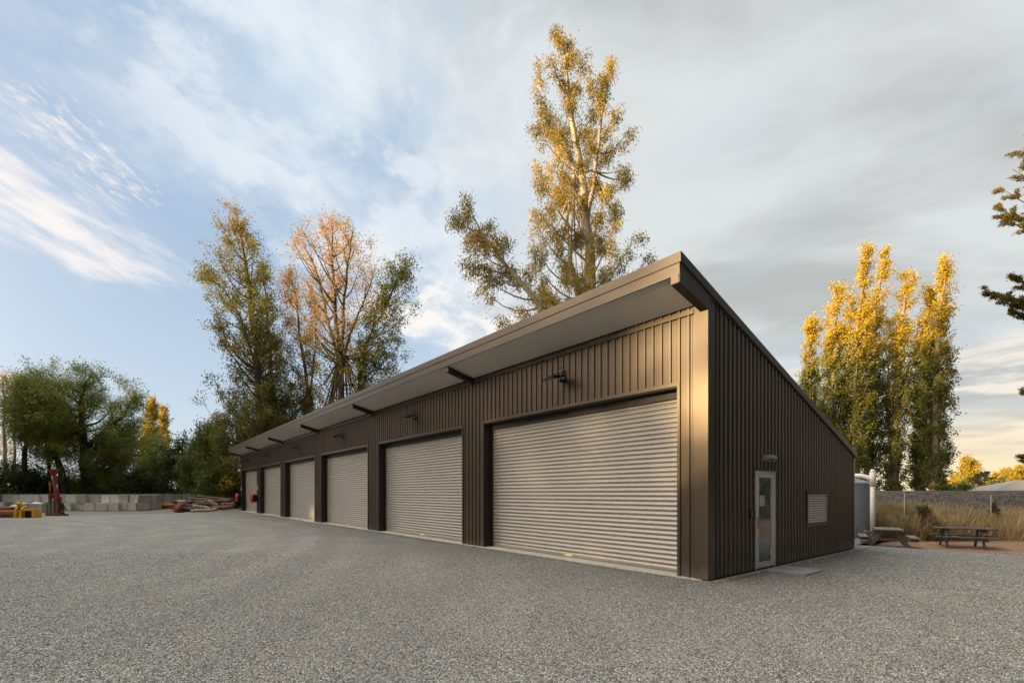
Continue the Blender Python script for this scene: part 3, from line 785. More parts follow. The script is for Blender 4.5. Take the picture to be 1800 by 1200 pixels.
def tree(name, label, base, trunk, r0, env, ncl, cr, nleaf, ln, wd, lmat, bmat, seed=1, up=.5, droop=0.0, axis_out=.3, twigs=5,
         depthf=1.0, bare=0.0, first=.15, flag=(0,0), gap=0.0, group=None, cat='tree', stems=None, bias=.55, curve=.25, br=.22, flat=1.0, azr=None, clump=0.0):
    """trunk: [(x, y, z)...] relative to base. env: [(h, left, right)] half widths in metres about the trunk line."""
    rng = np.random.default_rng(seed)
    wood = Wood()
    stems = stems or [(trunk, r0)]
    def smooth(tr, n=14):
        tr = np.asarray(tr, float); k = np.linspace(0, len(tr) - 1, n)
        out_ = np.stack([np.interp(k, np.arange(len(tr)), tr[:, c]) for c in range(3)], 1)
        for _ in range(2): out_[1:-1] = (out_[:-2] + 2 * out_[1:-1] + out_[2:]) / 4
        return out_
    ST = []
    for tr, r_ in stems:
        s_ = smooth(tr); k = np.linspace(0, 1, len(s_)); rad = r_ * (1 - k) ** .8 + .012; rad[0] *= 1.35
        wob = rng.normal(size=s_.shape) * r_ * .25; wob[0] = 0; wob[:, 2] = 0
        s_ = s_ + wob
        wood.tube(s_, rad, 9); ST.append((s_, rad))
    env = np.asarray(env, float); H0, H1 = env[0, 0], env[-1, 0]
    area = (env[:-1, 1] + env[:-1, 2] + env[1:, 1] + env[1:, 2]) * np.diff(env[:, 0])
    cum = np.concatenate([[0], np.cumsum(area)]) / area.sum()
    main = ST[0][0]
    centers = []
    tries = 0
    mind = cr * (1.0 + gap)
    while len(centers) < ncl and tries < ncl * 40:
        tries += 1
        h = np.interp(rng.uniform(), cum, env[:, 0]); l = np.interp(h, env[:, 0], env[:, 1]); r = np.interp(h, env[:, 0], env[:, 2])
        az = rng.uniform(0, 2 * np.pi) if azr is None else rng.uniform(*azr)
        q = rng.uniform() ** bias
        side = r if math.cos(az) > 0 else l
        dxx = math.cos(az) * side * q; dyy = math.sin(az) * (l + r) * .5 * q * depthf
        tx = np.interp(h, main[:, 2], main[:, 0]); ty = np.interp(h, main[:, 2], main[:, 1])
        c = np.array([tx + dxx + flag[0] * max(0, h - H0) / (H1 - H0), ty + dyy, h])
        if centers and min(np.sum((np.array(centers) - c) ** 2, 1)) < (mind * (.9 if tries > ncl * 15 else 1.0)) ** 2 * .35: continue
        centers.append(c)
    for s_, rad in ST:
        for q in ((.12, .35, .6) if not bare else (.1,)):
            e_ = s_[-1] - (s_[-1] - s_[-3]) * q * 1.6
            if e_[2] > H0: centers.append(e_ + rng.normal(size=3) * cr * .25)
    PL = []; AL = []
    per = max(4, int(nleaf / max(1, len(centers)) / twigs))
    for c in centers:
        # pick the stem that passes closest, attach below
        best = None
        for s_, rad in ST:
            d = np.linalg.norm(s_[:, :2] - c[:2], axis=1)
            rr_ = np.interp(c[2], s_[:, 2], d)
            if best is None or rr_ < best[0]: best = (rr_, s_, rad)
        dist, s_, rad = best
        za = c[2] - up * dist - .3
        za = max(za, s_[0, 2] + first * (s_[-1, 2] - s_[0, 2])); za = min(za, s_[-1, 2] - .05)
        at_ = np.array([np.interp(za, s_[:, 2], s_[:, i]) for i in range(3)])
        ra = np.interp(za, s_[:, 2], rad)
        L = np.linalg.norm(c - at_)
        ctrl = at_ + (c - at_) * .5 + np.array([0, 0, -curve * L if up > .2 else curve * L * .6]) + rng.normal(size=3) * L * .05
        t = np.linspace(0, 1, 6)[:, None]
        bz = (1 - t) ** 2 * at_ + 2 * t * (1 - t) * ctrl + t ** 2 * c
        rb = min(ra * .6, br * r0 * (L / 4) ** .6 + .01)
        wood.tube(bz, rb * (1 - t[:, 0]) ** .9 + .008, 5)
        outd = unit((c - at_)[None, :])[0]
        for j in range(twigs):
            st = bz[rng.integers(3, 6)]
            dirv = unit((outd * .7 + rng.normal(size=3) * .8 + np.array([0, 0, .25 * up - droop * .5]))[None, :])[0]
            ll = cr * rng.uniform(.5, 1.25) * (1 - .30 * clump)
            if clump: st = bz[5] if j % 3 else bz[4]
            en = st + dirv * ll * np.array([1, 1, flat])
            wood.tube(np.array([st, (st + en) / 2 + rng.normal(size=3) * ll * .06, en]), [.014, .010, .005], 3)
            if rng.uniform() < bare: continue
            u = rng.uniform(.1, 1.1, per)[:, None]
            p = st + (en - st) * u + rng.normal(size=(per, 3)) * cr * (.20 + .02 * clump) * np.array([1, 1, flat])
            if droop > 0: p[:, 2] -= rng.uniform(0, droop * cr * .7, per)
            a = rng.normal(size=(per, 3)) * .8 + outd * axis_out + np.array([0, 0, -droop * 1.8])
            a[:, 0] += flag[1]
            PL.append(p); AL.append(a)
    P_ = np.concatenate(PL); A_ = np.concatenate(AL)
    root = empty(name, (base[0], base[1], base[2] if len(base) > 2 else 0), label=label, cat=cat, group=group)
    link('trunk', wood.mesh('trunk'), bmat, root)
    link('crown', leaf_mesh('crown', P_, A_, ln, wd, rng), lmat, root)
    return root

def env_px(rows, depth, tr_px):
    """rows: (py, px_left, px_right) seen at the tree's own distance -> heights and half widths about the trunk"""
    out_ = []
    for (py, a, b, c) in rows:
        out_.append((zof(py, depth), max(.15, (c - a) / F * depth), max(.15, (b - c) / F * depth)))
    return sorted(out_)
def trunk_px(pts, depth, px0):
    """pts (px, py) from base up"""
    return [((px - px0) / F * depth, 0 + dy_, zof(py, depth)) for (px, py, dy_) in pts]

# --- poplars beyond the embankment
G = 'poplars behind the embankment'
pops = [ # base px, depth, top px, top py, halfwidth px(mid), label
 (1424, 50, 1426, 566, 17, 'short slender poplar at the left end of the row behind the garage'),
 (1466, 47, 1472, 508, 25, 'second poplar from the left in the row behind the garage'),
 (1502, 46, 1522, 438, 27, 'tall golden-topped poplar, third from the left in the row'),
 (1528, 50, 1556, 446, 24, 'tall golden-topped poplar in the middle of the row, fourth from the left'),
 (1572, 47, 1600, 476, 26, 'golden-topped poplar with a wind-bent tip, third from the right in the row'),
 (1618, 49, 1634, 510, 19, 'slim darker poplar between the two right-hand poplars of the row'),
 (1644, 45, 1664, 462, 27, 'rightmost poplar of the row, green below and golden at the tip'),
]
for i, (bp, dp, tp, ty, hw, lab) in enumerate(pops):
    X, Y = xy(bp, dp); zb = bank_h(X, Y)
    H = zof(ty, dp) - zb; s = (tp - bp) / F * dp; hwm = hw / F * dp * .82
    tr = [(0,0,0), (s*.05, 0, H*.3), (s*.15, 0, H*.6), (s*.5, 0, H*.85), (s, 0, H)]
    env = [(H*.03, hwm*.6, hwm*.6), (H*.2, hwm*.95, hwm*.95), (H*.45, hwm, hwm*1.05), (H*.62, hwm*.95, hwm*.85), (H*.80, hwm*.55, hwm*.5), (H*.92, hwm*.25, hwm*.25), (H, .05, .05)]
    st = [(tr, .38)]
    if hw > 20:
        for q in range(2):
            sx = (-1, 1)[q] * hwm * .4
            st.append(([(0,0,.3), (sx*.5, .3, H*.2), (sx*.9, .5, H*.5), (sx + s*.4, .3, H*.8)], .22))
    tree('poplar_tree', lab, (X, Y, zb), tr, .38, env, 78, .86, 23000, .17, .13, M['lf_pop'], M['bark_pop'], seed=30+i, up=2.6, twigs=7, bias=.6,
         curve=.1, br=.16, flag=(0, .8), group=G, stems=st, first=.03, gap=.75)

# --- the tall gum behind the roof
dp = 29.0; px0 = 1043
tr = trunk_px([(1043, 880, 0), (1042, 640, 0), (1040, 500, 0), (1031, 390, 0), (1028, 320, 0), (1010, 240, 0), (1003, 150, 0), (986, 50, 0)], dp, px0)
tr2 = trunk_px([(1043, 880, .3), (1032, 600, .8), (1018, 490, 1.2), (1004, 420, 1.4), (1003, 350, 1.2), (990, 300, 1)], dp, px0)
tr3 = trunk_px([(1031, 390, 0), (1045, 310, -.8), (1052, 220, -1.2), (1062, 140, -1.2)], dp, px0)
tr4 = trunk_px([(1030, 340, 0), (1014, 300, .4), (990, 225, .8), (965, 190, 1.0)], dp, px0)
rows = [(48, 974, 1002, 988), (75, 962, 1018, 992), (110, 950, 1040, 998), (150, 932, 1078, 1003), (200, 918, 1100, 1006), (250, 935, 1106, 1012), (300, 940, 1112, 1022),
        (350, 922, 1112, 1030), (400, 940, 1120, 1033), (450, 935, 1142, 1038), (500, 930, 1146, 1040), (545, 930, 1150, 1041)]
env = env_px(rows, dp, px0)
tree('gum_tree', 'tall gum tree with pale trunk and golden leaves rising behind the garage roof', (*xy(px0, dp), 0), tr, .42, env, 100, .72, 50000, .16, .050,
     M['lf_gum'], M['bark_gum'], seed=7, up=.7, droop=.75, twigs=7, stems=[(tr, .42), (tr2, .26), (tr3, .14), (tr4, .13)], first=.3, clump=1, gap=1.3, bias=.42, depthf=.75, br=.16, cat='tree')
dp = 26.5; px0 = 985
tr = trunk_px([(985, 880, 0), (978, 620, 0), (962, 545, 0), (900, 480, 0), (858, 425, 0), (828, 378, 0)], dp, px0)
rows = [(362, 806, 866, 832), (400, 796, 888, 842), (440, 806, 905, 868), (480, 826, 930, 900), (520, 842, 965, 930), (560, 855, 985, 962), (590, 900, 1000, 975)]
tree('gum_tree', 'smaller leaning gum tree left of the tall gum behind the roof', (*xy(px0, dp), 0), tr, .24, env_px(rows, dp, px0), 34, .72, 14000, .16, .050,
     M['lf_gum'], M['bark_gum'], seed=12, up=.5, droop=.75, twigs=7, first=.4, gap=.9, bias=.6, br=.2, clump=1)

# --- cottonwoods beyond the far end of the garage
G = 'cottonwoods beyond the garage'
def cott(lab, px0, dp, trp, r0, rows, ncl, nl, lm, seed, cr=1.25, bare=0.0, extra=(), gap=.45, ln=.175, up=1.1, name='cottonwood_tree'):
    tr = trunk_px(trp, dp, px0)
    st = [(tr, r0)] + [(trunk_px(e[0], dp, px0), e[1]) for e in extra]
    return tree(name, lab, (*xy(px0, dp), 0), tr, r0, env_px(rows, dp, px0), ncl, cr, nl, ln, ln*.72, lm, M['bark'], seed=seed, up=up, twigs=7, stems=st,
         first=.08, gap=gap, bias=.6, bare=bare, br=.2, group=G)
cott('tall cottonwood at the left of the group beyond the garage, its lower crown green', 462, 52,
     [(462,880,0), (458,700,0), (447,600,0), (436,500,0), (424,420,0), (416,372,0)], .42,
     [(370,408,424,416), (400,380,440,420), (440,362,468,430), (480,345,478,434), (520,352,490,440), (580,362,500,446), (640,372,505,452), (700,368,520,456), (760,385,520,460), (820,392,510,462), (860,410,500,462)],
     135, 46000, M['lf_cot'], 41, extra=[([(462,700,0), (420,560,1), (375,490,1.5), (335,470,1.5)], .16)])
cott('slimmer cottonwood standing just behind the leftmost one', 484, 56,
     [(484,880,0), (480,700,0), (474,600,0), (466,520,0), (462,470,0)], .26,
     [(468,455,472,463), (520,440,500,468), (600,440,515,474), (700,430,525,480), (800,440,540,484), (860,450,530,484)],
     70, 24000, M['lf_cot'], 42)
cott('narrow yellowing cottonwood in the middle of the group', 548, 55,
     [(548,880,0), (545,700,0), (532,620,0), (522,540,0), (510,472,0)], .24,
     [(466,500,520,511), (510,488,538,518), (560,492,552,526), (620,500,565,534), (700,500,590,545), (780,505,590,548), (850,510,590,548)],
     75, 22000, M['lf_pink'], 43, extra=[([(545,690,0), (552,600,.6), (548,520,.8)], .12)])
cott('bare-topped pinkish cottonwood at the right of the group', 604, 50,
     [(604,880,0), (602,760,0), (600,640,0), (592,560,0), (584,470,0), (582,386,0)], .42,
     [(384,552,612,582), (410,502,642,584), (450,498,662,588), (500,520,665,592), (560,530,655,595), (620,540,660,600), (680,545,665,603), (760,560,650,604), (830,570,640,604)],
     160, 30000, M['lf_pink'], 44, bare=.42, cr=1.35,
     extra=[([(600,650,0), (570,560,1), (548,460,1.5), (520,415,1.5)], .18), ([(600,640,0), (608,540,-.8), (622,450,-1.2), (628,400,-1.2)], .18), ([(601,640,0), (616,560,1), (640,500,1.8), (650,455,1.8)], .13)])
cott('leafy leaning limb of cottonwood reaching right over the garage roof', 630, 51,
     [(630,880,0), (626,720,0), (640,600,0), (668,560,0), (692,510,0), (712,462,0)], .26,
     [(452,694,728,712), (480,672,732,704), (520,660,734,690), (560,650,726,672), (600,640,722,652), (640,640,724,642), (680,640,712,636), (720,640,670,632)],
     62, 20000, M['lf_cot'], 45, gap=.5)
# leafy skirts low between them
shr_g = 'shrubs below the cottonwoods'

# --- broad trees on the left
def broad(lab, px0, dp, trp, r0, rows, ncl, nl, lm, seed, cr=1.5, extra=(), ln=.22, bm=None, up=.75, gap=.25, group=None, name='willow_tree', droop=.25, bias=.5, first=.25, wd=.45, twigs=7):
    tr = trunk_px(trp, dp, px0)
    st = [(tr, r0)] + [(trunk_px(e[0], dp, px0), e[1]) for e in extra]
    return tree(name, lab, (*xy(px0, dp), 0), tr, r0, env_px(rows, dp, px0), ncl, cr, nl, ln, ln*wd, lm, bm or M['bark_dark'], seed=seed, up=up, twigs=twigs, stems=st,
         first=first, gap=gap, bias=bias, br=.2, group=group, droop=droop)
G = 'trees along the left edge of the yard'
broad('large spreading willow with a forked dark trunk behind the concrete blocks', 150, 62,
      [(150,880,0), (149,800,0), (147,765,0), (140,720,0), (150,665,0)], .62,
      [(652,110,165,140), (665,62,205,146), (690,45,235,148), (720,40,250,150), (745,60,256,150), (770,100,262,150), (800,150,268,165), (830,175,262,185), (860,190,262,200)],
      120, 62000, M['lf_wil'], 51, group=G,
      extra=[([(147,790,0), (165,760,1), (185,735,2), (215,690,2.5)], .34), ([(149,770,0), (130,735,-1), (100,715,-2), (78,690,-2.5)], .26), ([(147,780,0), (155,740,-1), (170,700,-2), (180,665,-2)], .28)])
broad('green willow leaning beside the large one, nearest the left edge', 108, 60,
      [(118,880,0), (108,830,0), (92,770,0), (75,720,0), (60,690,0)], .42,
      [(668,38,82,60), (690,22,98,66), (720,18,110,76), (750,25,112,88), (780,30,80,60), (800,40,75,60)],
      75, 36000, M['lf_wil'], 52, group=G, extra=[([(40,880,0), (44,800,0), (50,740,0), (58,705,0)], .34)])
broad('thin pale-stemmed tree with rusty leaf tips cut by the left edge', 8, 72,
      [(8,880,0), (8,780,0), (6,700,0), (5,658,0)], .3,
      [(655,-14,22,5), (690,-24,34,6), (740,-30,36,8), (800,-30,36,8)], 40, 7000, M['lf_pink'], 53, bm=M['bark_pop'], gap=.6, group=G, name='birch_tree',
      extra=[([(24,880,0), (26,760,0), (28,690,0), (26,662,0)], .2), ([(-8,880,0), (-6,760,0), (-10,690,0)], .2)])
broad('dark leafy tree crowding the right side of the large willow', 214, 66,
      [(214,880,0), (212,820,0), (206,790,0), (215,760,0)], .4,
      [(738,195,240,215), (765,175,285,225), (800,165,305,230), (840,170,310,232), (868,170,310,232)], 85, 36000, M['lf_wil'], 54, group=G)
broad('slim dark trunked tree in the shade left of the large willow', 84, 64,
      [(84,880,0), (88,830,0), (84,790,0), (70,760,0)], .3,
      [(755,55,92,70), (790,48,105,76), (830,40,112,84), (866,36,112,84)], 38, 9000, M['lf_dark'], 55, group=G)
# golden distant poplars on the left
for i, (px, ty, hw, dp, lab) in enumerate([(266, 704, 13, 98, 'taller golden poplar rising behind the willows at the left'),
                                           (286, 716, 12, 101, 'shorter golden poplar right of its taller twin at the left'),
                                           (258, 752, 9, 96, 'low golden poplar peeping beside the willow crown')]):
    X, Y = xy(px, dp); H = zof(ty, dp); h = hw / F * dp
    tree('poplar_tree', lab, (X, Y, 0), [(0,0,0), (0,0,H*.5), (.2,0,H)], .4, [(H*.05,h*.8,h*.8), (H*.4,h,h), (H*.75,h*.8,h*.8), (H,.2,.2)], 60, 1.2, 12000, .30, .24,
         M['lf_gold'], M['bark_pop'], seed=60+i, up=2.2, twigs=6, curve=.1, br=.15, group='distant golden poplars', first=.03)

# --- shrubs and small trees (each its own)
def shrub(name, lab, pxc, dp, top, half, lm, seed, ncl=34, nl=9000, ln=.2, group=None, cr=1.0, zb=0.0, bottom=0.0, cat='shrub', wd=.6):
    X, Y = xy(pxc, dp); H = zof(top, dp) - zb; h = half / F * dp
    env = [(H*.03+bottom, h*.75, h*.75), (H*.35, h, h), (H*.7, h*.8, h*.8), (H, h*.25, h*.25)]
    tr = [(0,0,0), (h*.05,0,H*.4), (0,0,H*.85)]
    st = [(tr, .10), ([(0,0,0), (h*.4,.2,H*.35), (h*.6,.3,H*.65)], .07), ([(0,0,0), (-h*.4,-.2,H*.35), (-h*.6,-.3,H*.65)], .07)]
    return tree(name, lab, (X, Y, zb), tr, .10, env, ncl, cr, nl, ln, ln*wd, lm, M['bark_dark'], seed=seed, up=.8, twigs=7, stems=st, first=.02, gap=.0, bias=.5, group=group, cat=cat, br=.3)
G = 'undergrowth trees between the willows and the garage'
SH = [
 (318, 60, 770, 34, 'lf_dark', 'dark rounded bush right of the golden poplars'),
 (352, 58, 752, 32, 'lf_shrub', 'small bright green tree left of the cottonwoods'),
 (372, 55, 728, 26, 'lf_shrub', 'green leafy sapling against the left edge of the cottonwoods'),
 (388, 53, 790, 32, 'lf_shrub', 'broad green bush at the far corner of the garage'),
 (415, 54, 700, 44, 'lf_cot', 'thick green understorey tree behind the far end of the garage'),
 (470, 60, 690, 48, 'lf_cot', 'shady understorey tree behind the garage roof, left'),
 (535, 62, 700, 44, 'lf_dark', 'shady understorey tree behind the garage roof, right'),
 (345, 64, 815, 36, 'lf_dark', 'low dark bush behind the log pile'),
 (285, 62, 788, 36, 'lf_shrub', 'yellow-green bush behind the right end of the concrete blocks'),
 (240, 60, 828, 34, 'lf_dark', 'dark low bush below the large willow on its right'),
 (270, 72, 772, 30, 'lf_wil', 'olive green small tree in front of the golden poplars'),
 (118, 64, 842, 22, 'lf_shrub', 'small green bush behind the red post driver'),
 (66, 62, 832, 36, 'lf_dark', 'dark bush behind the white sheeting'),
 (18, 60, 812, 34, 'lf_shrub', 'green bush cut by the left edge of the view'),
 (180, 66, 846, 30, 'lf_dark', 'low dark bush below the middle of the large willow'),
]
for i, (px, dp, ty, hw, lm, lab) in enumerate(SH):
    tall = ty < 760
    shrub('understorey_tree' if tall else 'bush', lab, px, dp, ty, hw, M[lm], 80+i, ncl=60 if tall else 40, nl=15000 if tall else 9000, ln=.22, group=G, cr=1.15, cat='tree' if tall else 'bush')

# --- a wood further back, dense and dark, seen between the trunks
def wood_mass(name, x0, x1, y0, y1, h, n, lm, seed, ln=.4):
    rng = np.random.default_rng(seed)
    p = np.stack([rng.uniform(x0, x1, n), rng.uniform(y0, y1, n), rng.uniform(0, 1, n)], 1)
    hh_ = h * (.55 + .45 * np.sin(p[:, 0] * .37 + 1) * np.sin(p[:, 0] * .13 + p[:, 1] * .2)) * (.85)
    p[:, 2] = p[:, 2] ** .8 * np.maximum(hh_, h * .35)
    link(name, leaf_mesh(name, p, rng.normal(size=(n, 3)), ln, ln * .7, rng), lm, kind='stuff', label='dense dark undergrowth of the wood beyond the yard', cat='undergrowth')
wood_mass('undergrowth', -92, -22, 76, 84, 5.5, 42000, M['lf_dark'], 3)

# --- far right: golden trees, dark conifer, house
for i, (px, dp, ty, hw, lab) in enumerate([
    (1703, 115, 808, 13, 'golden poplar standing alone far beyond the embankment'),
    (1660, 125, 848, 12, 'leftmost low golden tree beyond the embankment'),
    (1682, 128, 842, 14, 'low golden tree left of the lone golden poplar'),
    (1748, 130, 836, 16, 'golden tree right behind the dark conifer'),
    (1768, 135, 828, 17, 'golden tree above the grey house roof'),
    (1792, 128, 822, 20, 'golden tree at the right edge above the house roof')]):
    X, Y = xy(px, dp); H = zof(ty, dp); h = hw / F * dp
    e = [(H*.15,h*.8,h*.8), (H*.5,h,h), (H*.8,h*.75,h*.75), (H,h*.2,h*.2)]
    tree('poplar_tree' if i == 0 else 'golden_tree', lab, (X, Y, 0), [(0,0,0), (0,0,H*.5), (0,0,H)], .35, e, 45, 1.2, 11000, .34, .28, M['lf_gold'], M['bark_pop'], seed=100+i, up=1.2, twigs=6, group='distant golden trees', first=.1)
for i, (px, dp, ty, hw, lab) in enumerate([(1690, 80, 852, 12, 'low green bush beyond the embankment left of the dark conifer'), (1758, 84, 848, 16, 'low green bush beside the grey house roof'), (1665, 78, 856, 12, 'small green bush near the utility pole')]):
    shrub('bush', lab, px, dp, ty, hw, M['lf_shrub'], 120+i, ncl=26, nl=5000, ln=.26, group='bushes beyond the embankment')
def conifer(lab, X, Y, H, half, lm, seed, nl=9000, ln=.22, layers=14, trunk_r=.2, only=None):
    rng = np.random.default_rng(seed); wood = Wood()
    wood.tube([(0,0,0), (0.1,0,H*.5), (0,0,H)], [trunk_r, trunk_r*.6, .02], 8)
    PL, AL = [], []
    for i in range(layers):
        h = H * (.10 + .88 * i / layers); L = half * (1 - (i / layers) ** 1.4) + .2
        for k in range(9):
            az = rng.uniform(0, 2*np.pi); l = L * rng.uniform(.6, 1.15)
            e = np.array([math.cos(az)*l, math.sin(az)*l, h + l*.12]); s0 = np.array([0,0,h])
            wood.tube([s0, (s0+e)/2 + [0,0,-l*.06], e], [.05, .03, .01], 4)
            n = int(nl / layers / 9); u = rng.uniform(.25, 1.03, n)[:, None] ** .8
            p = s0 + (e - s0) * u + rng.normal(size=(n,3)) * [.22*l/2.5, .22*l/2.5, .07]
            PL.append(p); AL.append(rng.normal(size=(n,3))*.5 + unit((e-s0)[None,:]) )
    root = empty('conifer_tree', (X, Y, 0), label=lab, cat='tree')
    link('trunk', wood.mesh('trunk'), M['bark_dark'], root)
    link('crown', leaf_mesh('crown', np.concatenate(PL), np.concatenate(AL), ln, ln*.4, rng), lm, root)
X, Y = xy(1730, 88); conifer('dark spreading conifer beyond the embankment beside the house', X, Y, zof(826, 88), 4.6, M['lf_dpine'], 8)

# --- the big pine just outside the right edge, whose boughs reach into the view
def pine_right():
    rng = np.random.default_rng(77); wood = Wood(); dp = 22.0; px0 = 1905
    zT = lambda py: zof(py, dp)
    xx = lambda px: (px - px0) / F * dp
    wood.tube([(0,0,0), (.05,0,5), (-.1,0,12), (0,0,zT(150))], [.34, .28, .18, .03], 10)
    PL, AL = [], []
    boughs = [ # (attach px,py) -> tips
      ((1905, 400), (1762, 332), 0.0), ((1905, 430), (1770, 372), .4), ((1905, 370), (1782, 300), -.5), ((1905, 350), (1792, 290), .3), ((1905, 420), (1778, 354), -.9), ((1905, 420), (1775, 345), .7),
      ((1905, 560), (1736, 520), 0.0), ((1905, 555), (1758, 500), .6), ((1905, 590), (1772, 532), -.5), ((1905, 540), (1776, 494), -.2), ((1905, 600), (1786, 535), .4), ((1905, 560), (1765, 508), .3),
      ((1905, 850), (1797, 800), 0.0)]
    for k in range(46):
        h = rng.uniform(180, 700); boughs.append(((1905, h+50), (1905 + rng.choice([-.3, 1, 1, 1]) * rng.uniform(20, 105), h), rng.uniform(-3.5, 3.5)))
    for (a, b, dy_) in boughs:
        s0 = np.array([0, 0, zT(a[1])]); e = np.array([xx(b[0]), dy_, zT(b[1])]); L = np.linalg.norm(e - s0)
        mid = (s0 + e) / 2 + np.array([0, 0, -.10 * L])
        t = np.linspace(0, 1, 7)[:, None]; bz = (1-t)**2*s0 + 2*t*(1-t)*mid + t**2*e
        wood.tube(bz, .05 * (1 - t[:, 0]) + .008, 5)
        for j in range(16):
            q = rng.uniform(.35, 1.0); st = s0*(1-q)**2 + 2*q*(1-q)*mid + q*q*e
            d = unit(((e - s0) / L * 1.0 + rng.normal(size=3) * [.45, .6, .22] + [0, 0, .12])[None, :])[0]; l = .62 * rng.uniform(.5, 1.1) * (1.25 - q*.7)
            en = st + d * l; wood.tube([st, (st+en)/2, en], [.009, .007, .003], 3)
            n = 130; u = rng.uniform(.1, 1.05, n)[:, None]
            PL.append(st + (en - st) * u + rng.normal(size=(n, 3)) * [.05, .05, .035]); AL.append(rng.normal(size=(n, 3)) * .55 + d * .9 + [0, 0, .15])
    root = empty('pine_tree', (*xy(px0, dp), 0), label='conifer at the right edge whose boughs reach into the view', cat='tree')
    link('trunk', wood.mesh('trunk'), M['bark'], root)
    link('crown', leaf_mesh('crown', np.concatenate(PL), np.concatenate(AL), .11, .035, rng), M['lf_pine'], root)
pine_right()

# --- the shelter belt west of the yard (left, outside the view) that shades everything near the ground
rg = random.Random(9)
for i in range(17):
    Yb = -67.35 + i * 7.6 + rg.uniform(-1.2, 1.2); Xb = -86 + rg.uniform(-2.5, 2.5)
    if i == 5: Yb = -32.85  # crowns parted here to let a strip of sun onto the near corner
    if i == 6: Yb = -21.6
    H = (31.0 if Yb < 8 else 30.5) + rg.uniform(-2.2, 1.2); h = 4.8
    e = [(1.0, h*.9, h*.9), (H*.3, h, h), (H*.7, h*.95, h*.95), (H*.9, h*.6, h*.6), (H, h*.2, h*.2)]
    if i == 0:
        belt = tree('shelter_tree', 'tall tree of the shelter belt west of the yard', (Xb, Yb, 0), [(0,0,0), (0,0,H*.5), (.3,0,H)], .4, e, 95, 1.9, 25000, .62, .5, M['lf_dark'], M['bark_dark'], seed=200, up=.8, twigs=6, group='shelter belt trees west of the yard', first=.05)
    else:
        o = copy_tree(belt); o.location = (Xb, Yb, 0); o.rotation_euler = (0, 0, rg.uniform(0, 6)); o.scale = (1.15, 1.15, H/29)
o = copy_tree(belt); o.location = (-86, -27.1, 0); o.rotation_euler = (0, 0, 1); o.scale = (1.15, 1.15, 16.2/29)  # low tree added in the gap to keep the sun off the gravel
o = copy_tree(belt); o.location = (-92, -27.4, 0); o.rotation_euler = (0, 0, 3); o.scale = (1.2, 1.2, 15.5/29)  # second filler tree, added behind it to block the low sun

# --- unseen trees added east of the yard (right) to darken the gable
for i, (X, Y, H) in enumerate([(29, 11.5, 9.5), (33, 3, 10), (30, -6, 9.5), (27, -14, 10), (21, -21, 9.5), (13, -26, 9), (4, -30, 9), (40, 18, 9.5)]):
    h = 5.2; e = [(.6, h*.9, h*.9), (H*.3, h, h), (H*.7, h*.9, h*.9), (H, h*.2, h*.2)]
    if i == 0:
        belt2 = tree('added_shade_tree', 'unseen tree added east of the yard to darken the gable', (X, Y, 0), [(0,0,0), (0,0,H*.5), (.3,0,H)], .4, e, 80, 1.8, 13000, .6, .5, M['lf_dark'], M['bark_dark'], seed=230, up=.6, twigs=6, group='unseen trees added east of the yard', first=.04)
    else:
        o = copy_tree(belt2); o.location = (X, Y, 0); o.rotation_euler = (0, 0, i * 1.3); o.scale = (1.1, 1.1, H/9.5)

# =================================================================== RIGHT SIDE OBJECTS
# rainwater tank
tc_ = Vector((12.22, 18.40)); tz = -.10
tk = empty('water_tank', (tc_.x, tc_.y, tz), label='round grey plastic rainwater tank behind the garage', cat='water tank')
def lathe(prof, n=48):
    vs = []; fs = []
    for (r, z) in prof:
        for k in range(n): vs.append((r*math.cos(2*math.pi*k/n), r*math.sin(2*math.pi*k/n), z))
    for j in range(len(prof)-1):
        for k in range(n): fs.append((j*n+k, j*n+(k+1)%n, (j+1)*n+(k+1)%n, (j+1)*n+k))
    m_ = MB(); m_.add(vs, fs, True); return m_
prof = [(1.0,0),(1.28,.0),(1.3,.03)] + [(1.3 - (.008 if i % 2 else 0), .2 + i*.12) for i in range(14)] + [(1.3, 2.04), (1.29, 2.08)]
lathe(prof).build('tank_body', M['tank'], tk)
lathe([(1.31, 2.04), (1.30, 2.10), (1.0, 2.20), (.6, 2.32), (.25, 2.38), (.25, 2.43), (0.01, 2.44)]).build('tank_lid', M['tank'], tk)
# downpipe
dpd = 16.3; Xp, Yp = xy(1534, dpd)
pipe = empty('downpipe', (Xp, Yp, -.1), label='thick white plastic pipe standing beside the grey tank and bending into its lid', cat='pipe')
mb = MB(); mb.tube([(0,0,0), (0,0,2.30)], .075, 20); mb.build('upright_pipe', M['pvc'], pipe)
mb = MB(); mb.tube([(0,0,1.95), (0,0,2.42)], .092, 20); mb.tube([(0,0,2.42), (0,0,2.47), (0,0,2.52)], [.085,.075,.05], 20); mb.build('pipe_junction', M['pvc'], pipe)
tx, ty_ = (xy(1500, 17.8)[0]-Xp, 17.8-Yp)
arc = [(0,0,2.12), (-.08,.1,2.24), (-.2,.22,2.30), (-.34,.36,2.31), (-.46,.55,2.28), (-.56,.75,2.18), (tx*1.0, ty_*.82, 2.05+.1)]
mb = MB(); mb.tube(arc, .078, 16); mb.build('bent_pipe', M['pvc'], pipe)
mb = MB(); mb.tube([(-.35, -.1, .42), (-.05, -.05, .35)], .03, 8); mb.tube([(-.2, -.08, .40), (-.2, -.08, .28)], .035, 8); mb.build('tap', M['steel'], pipe)

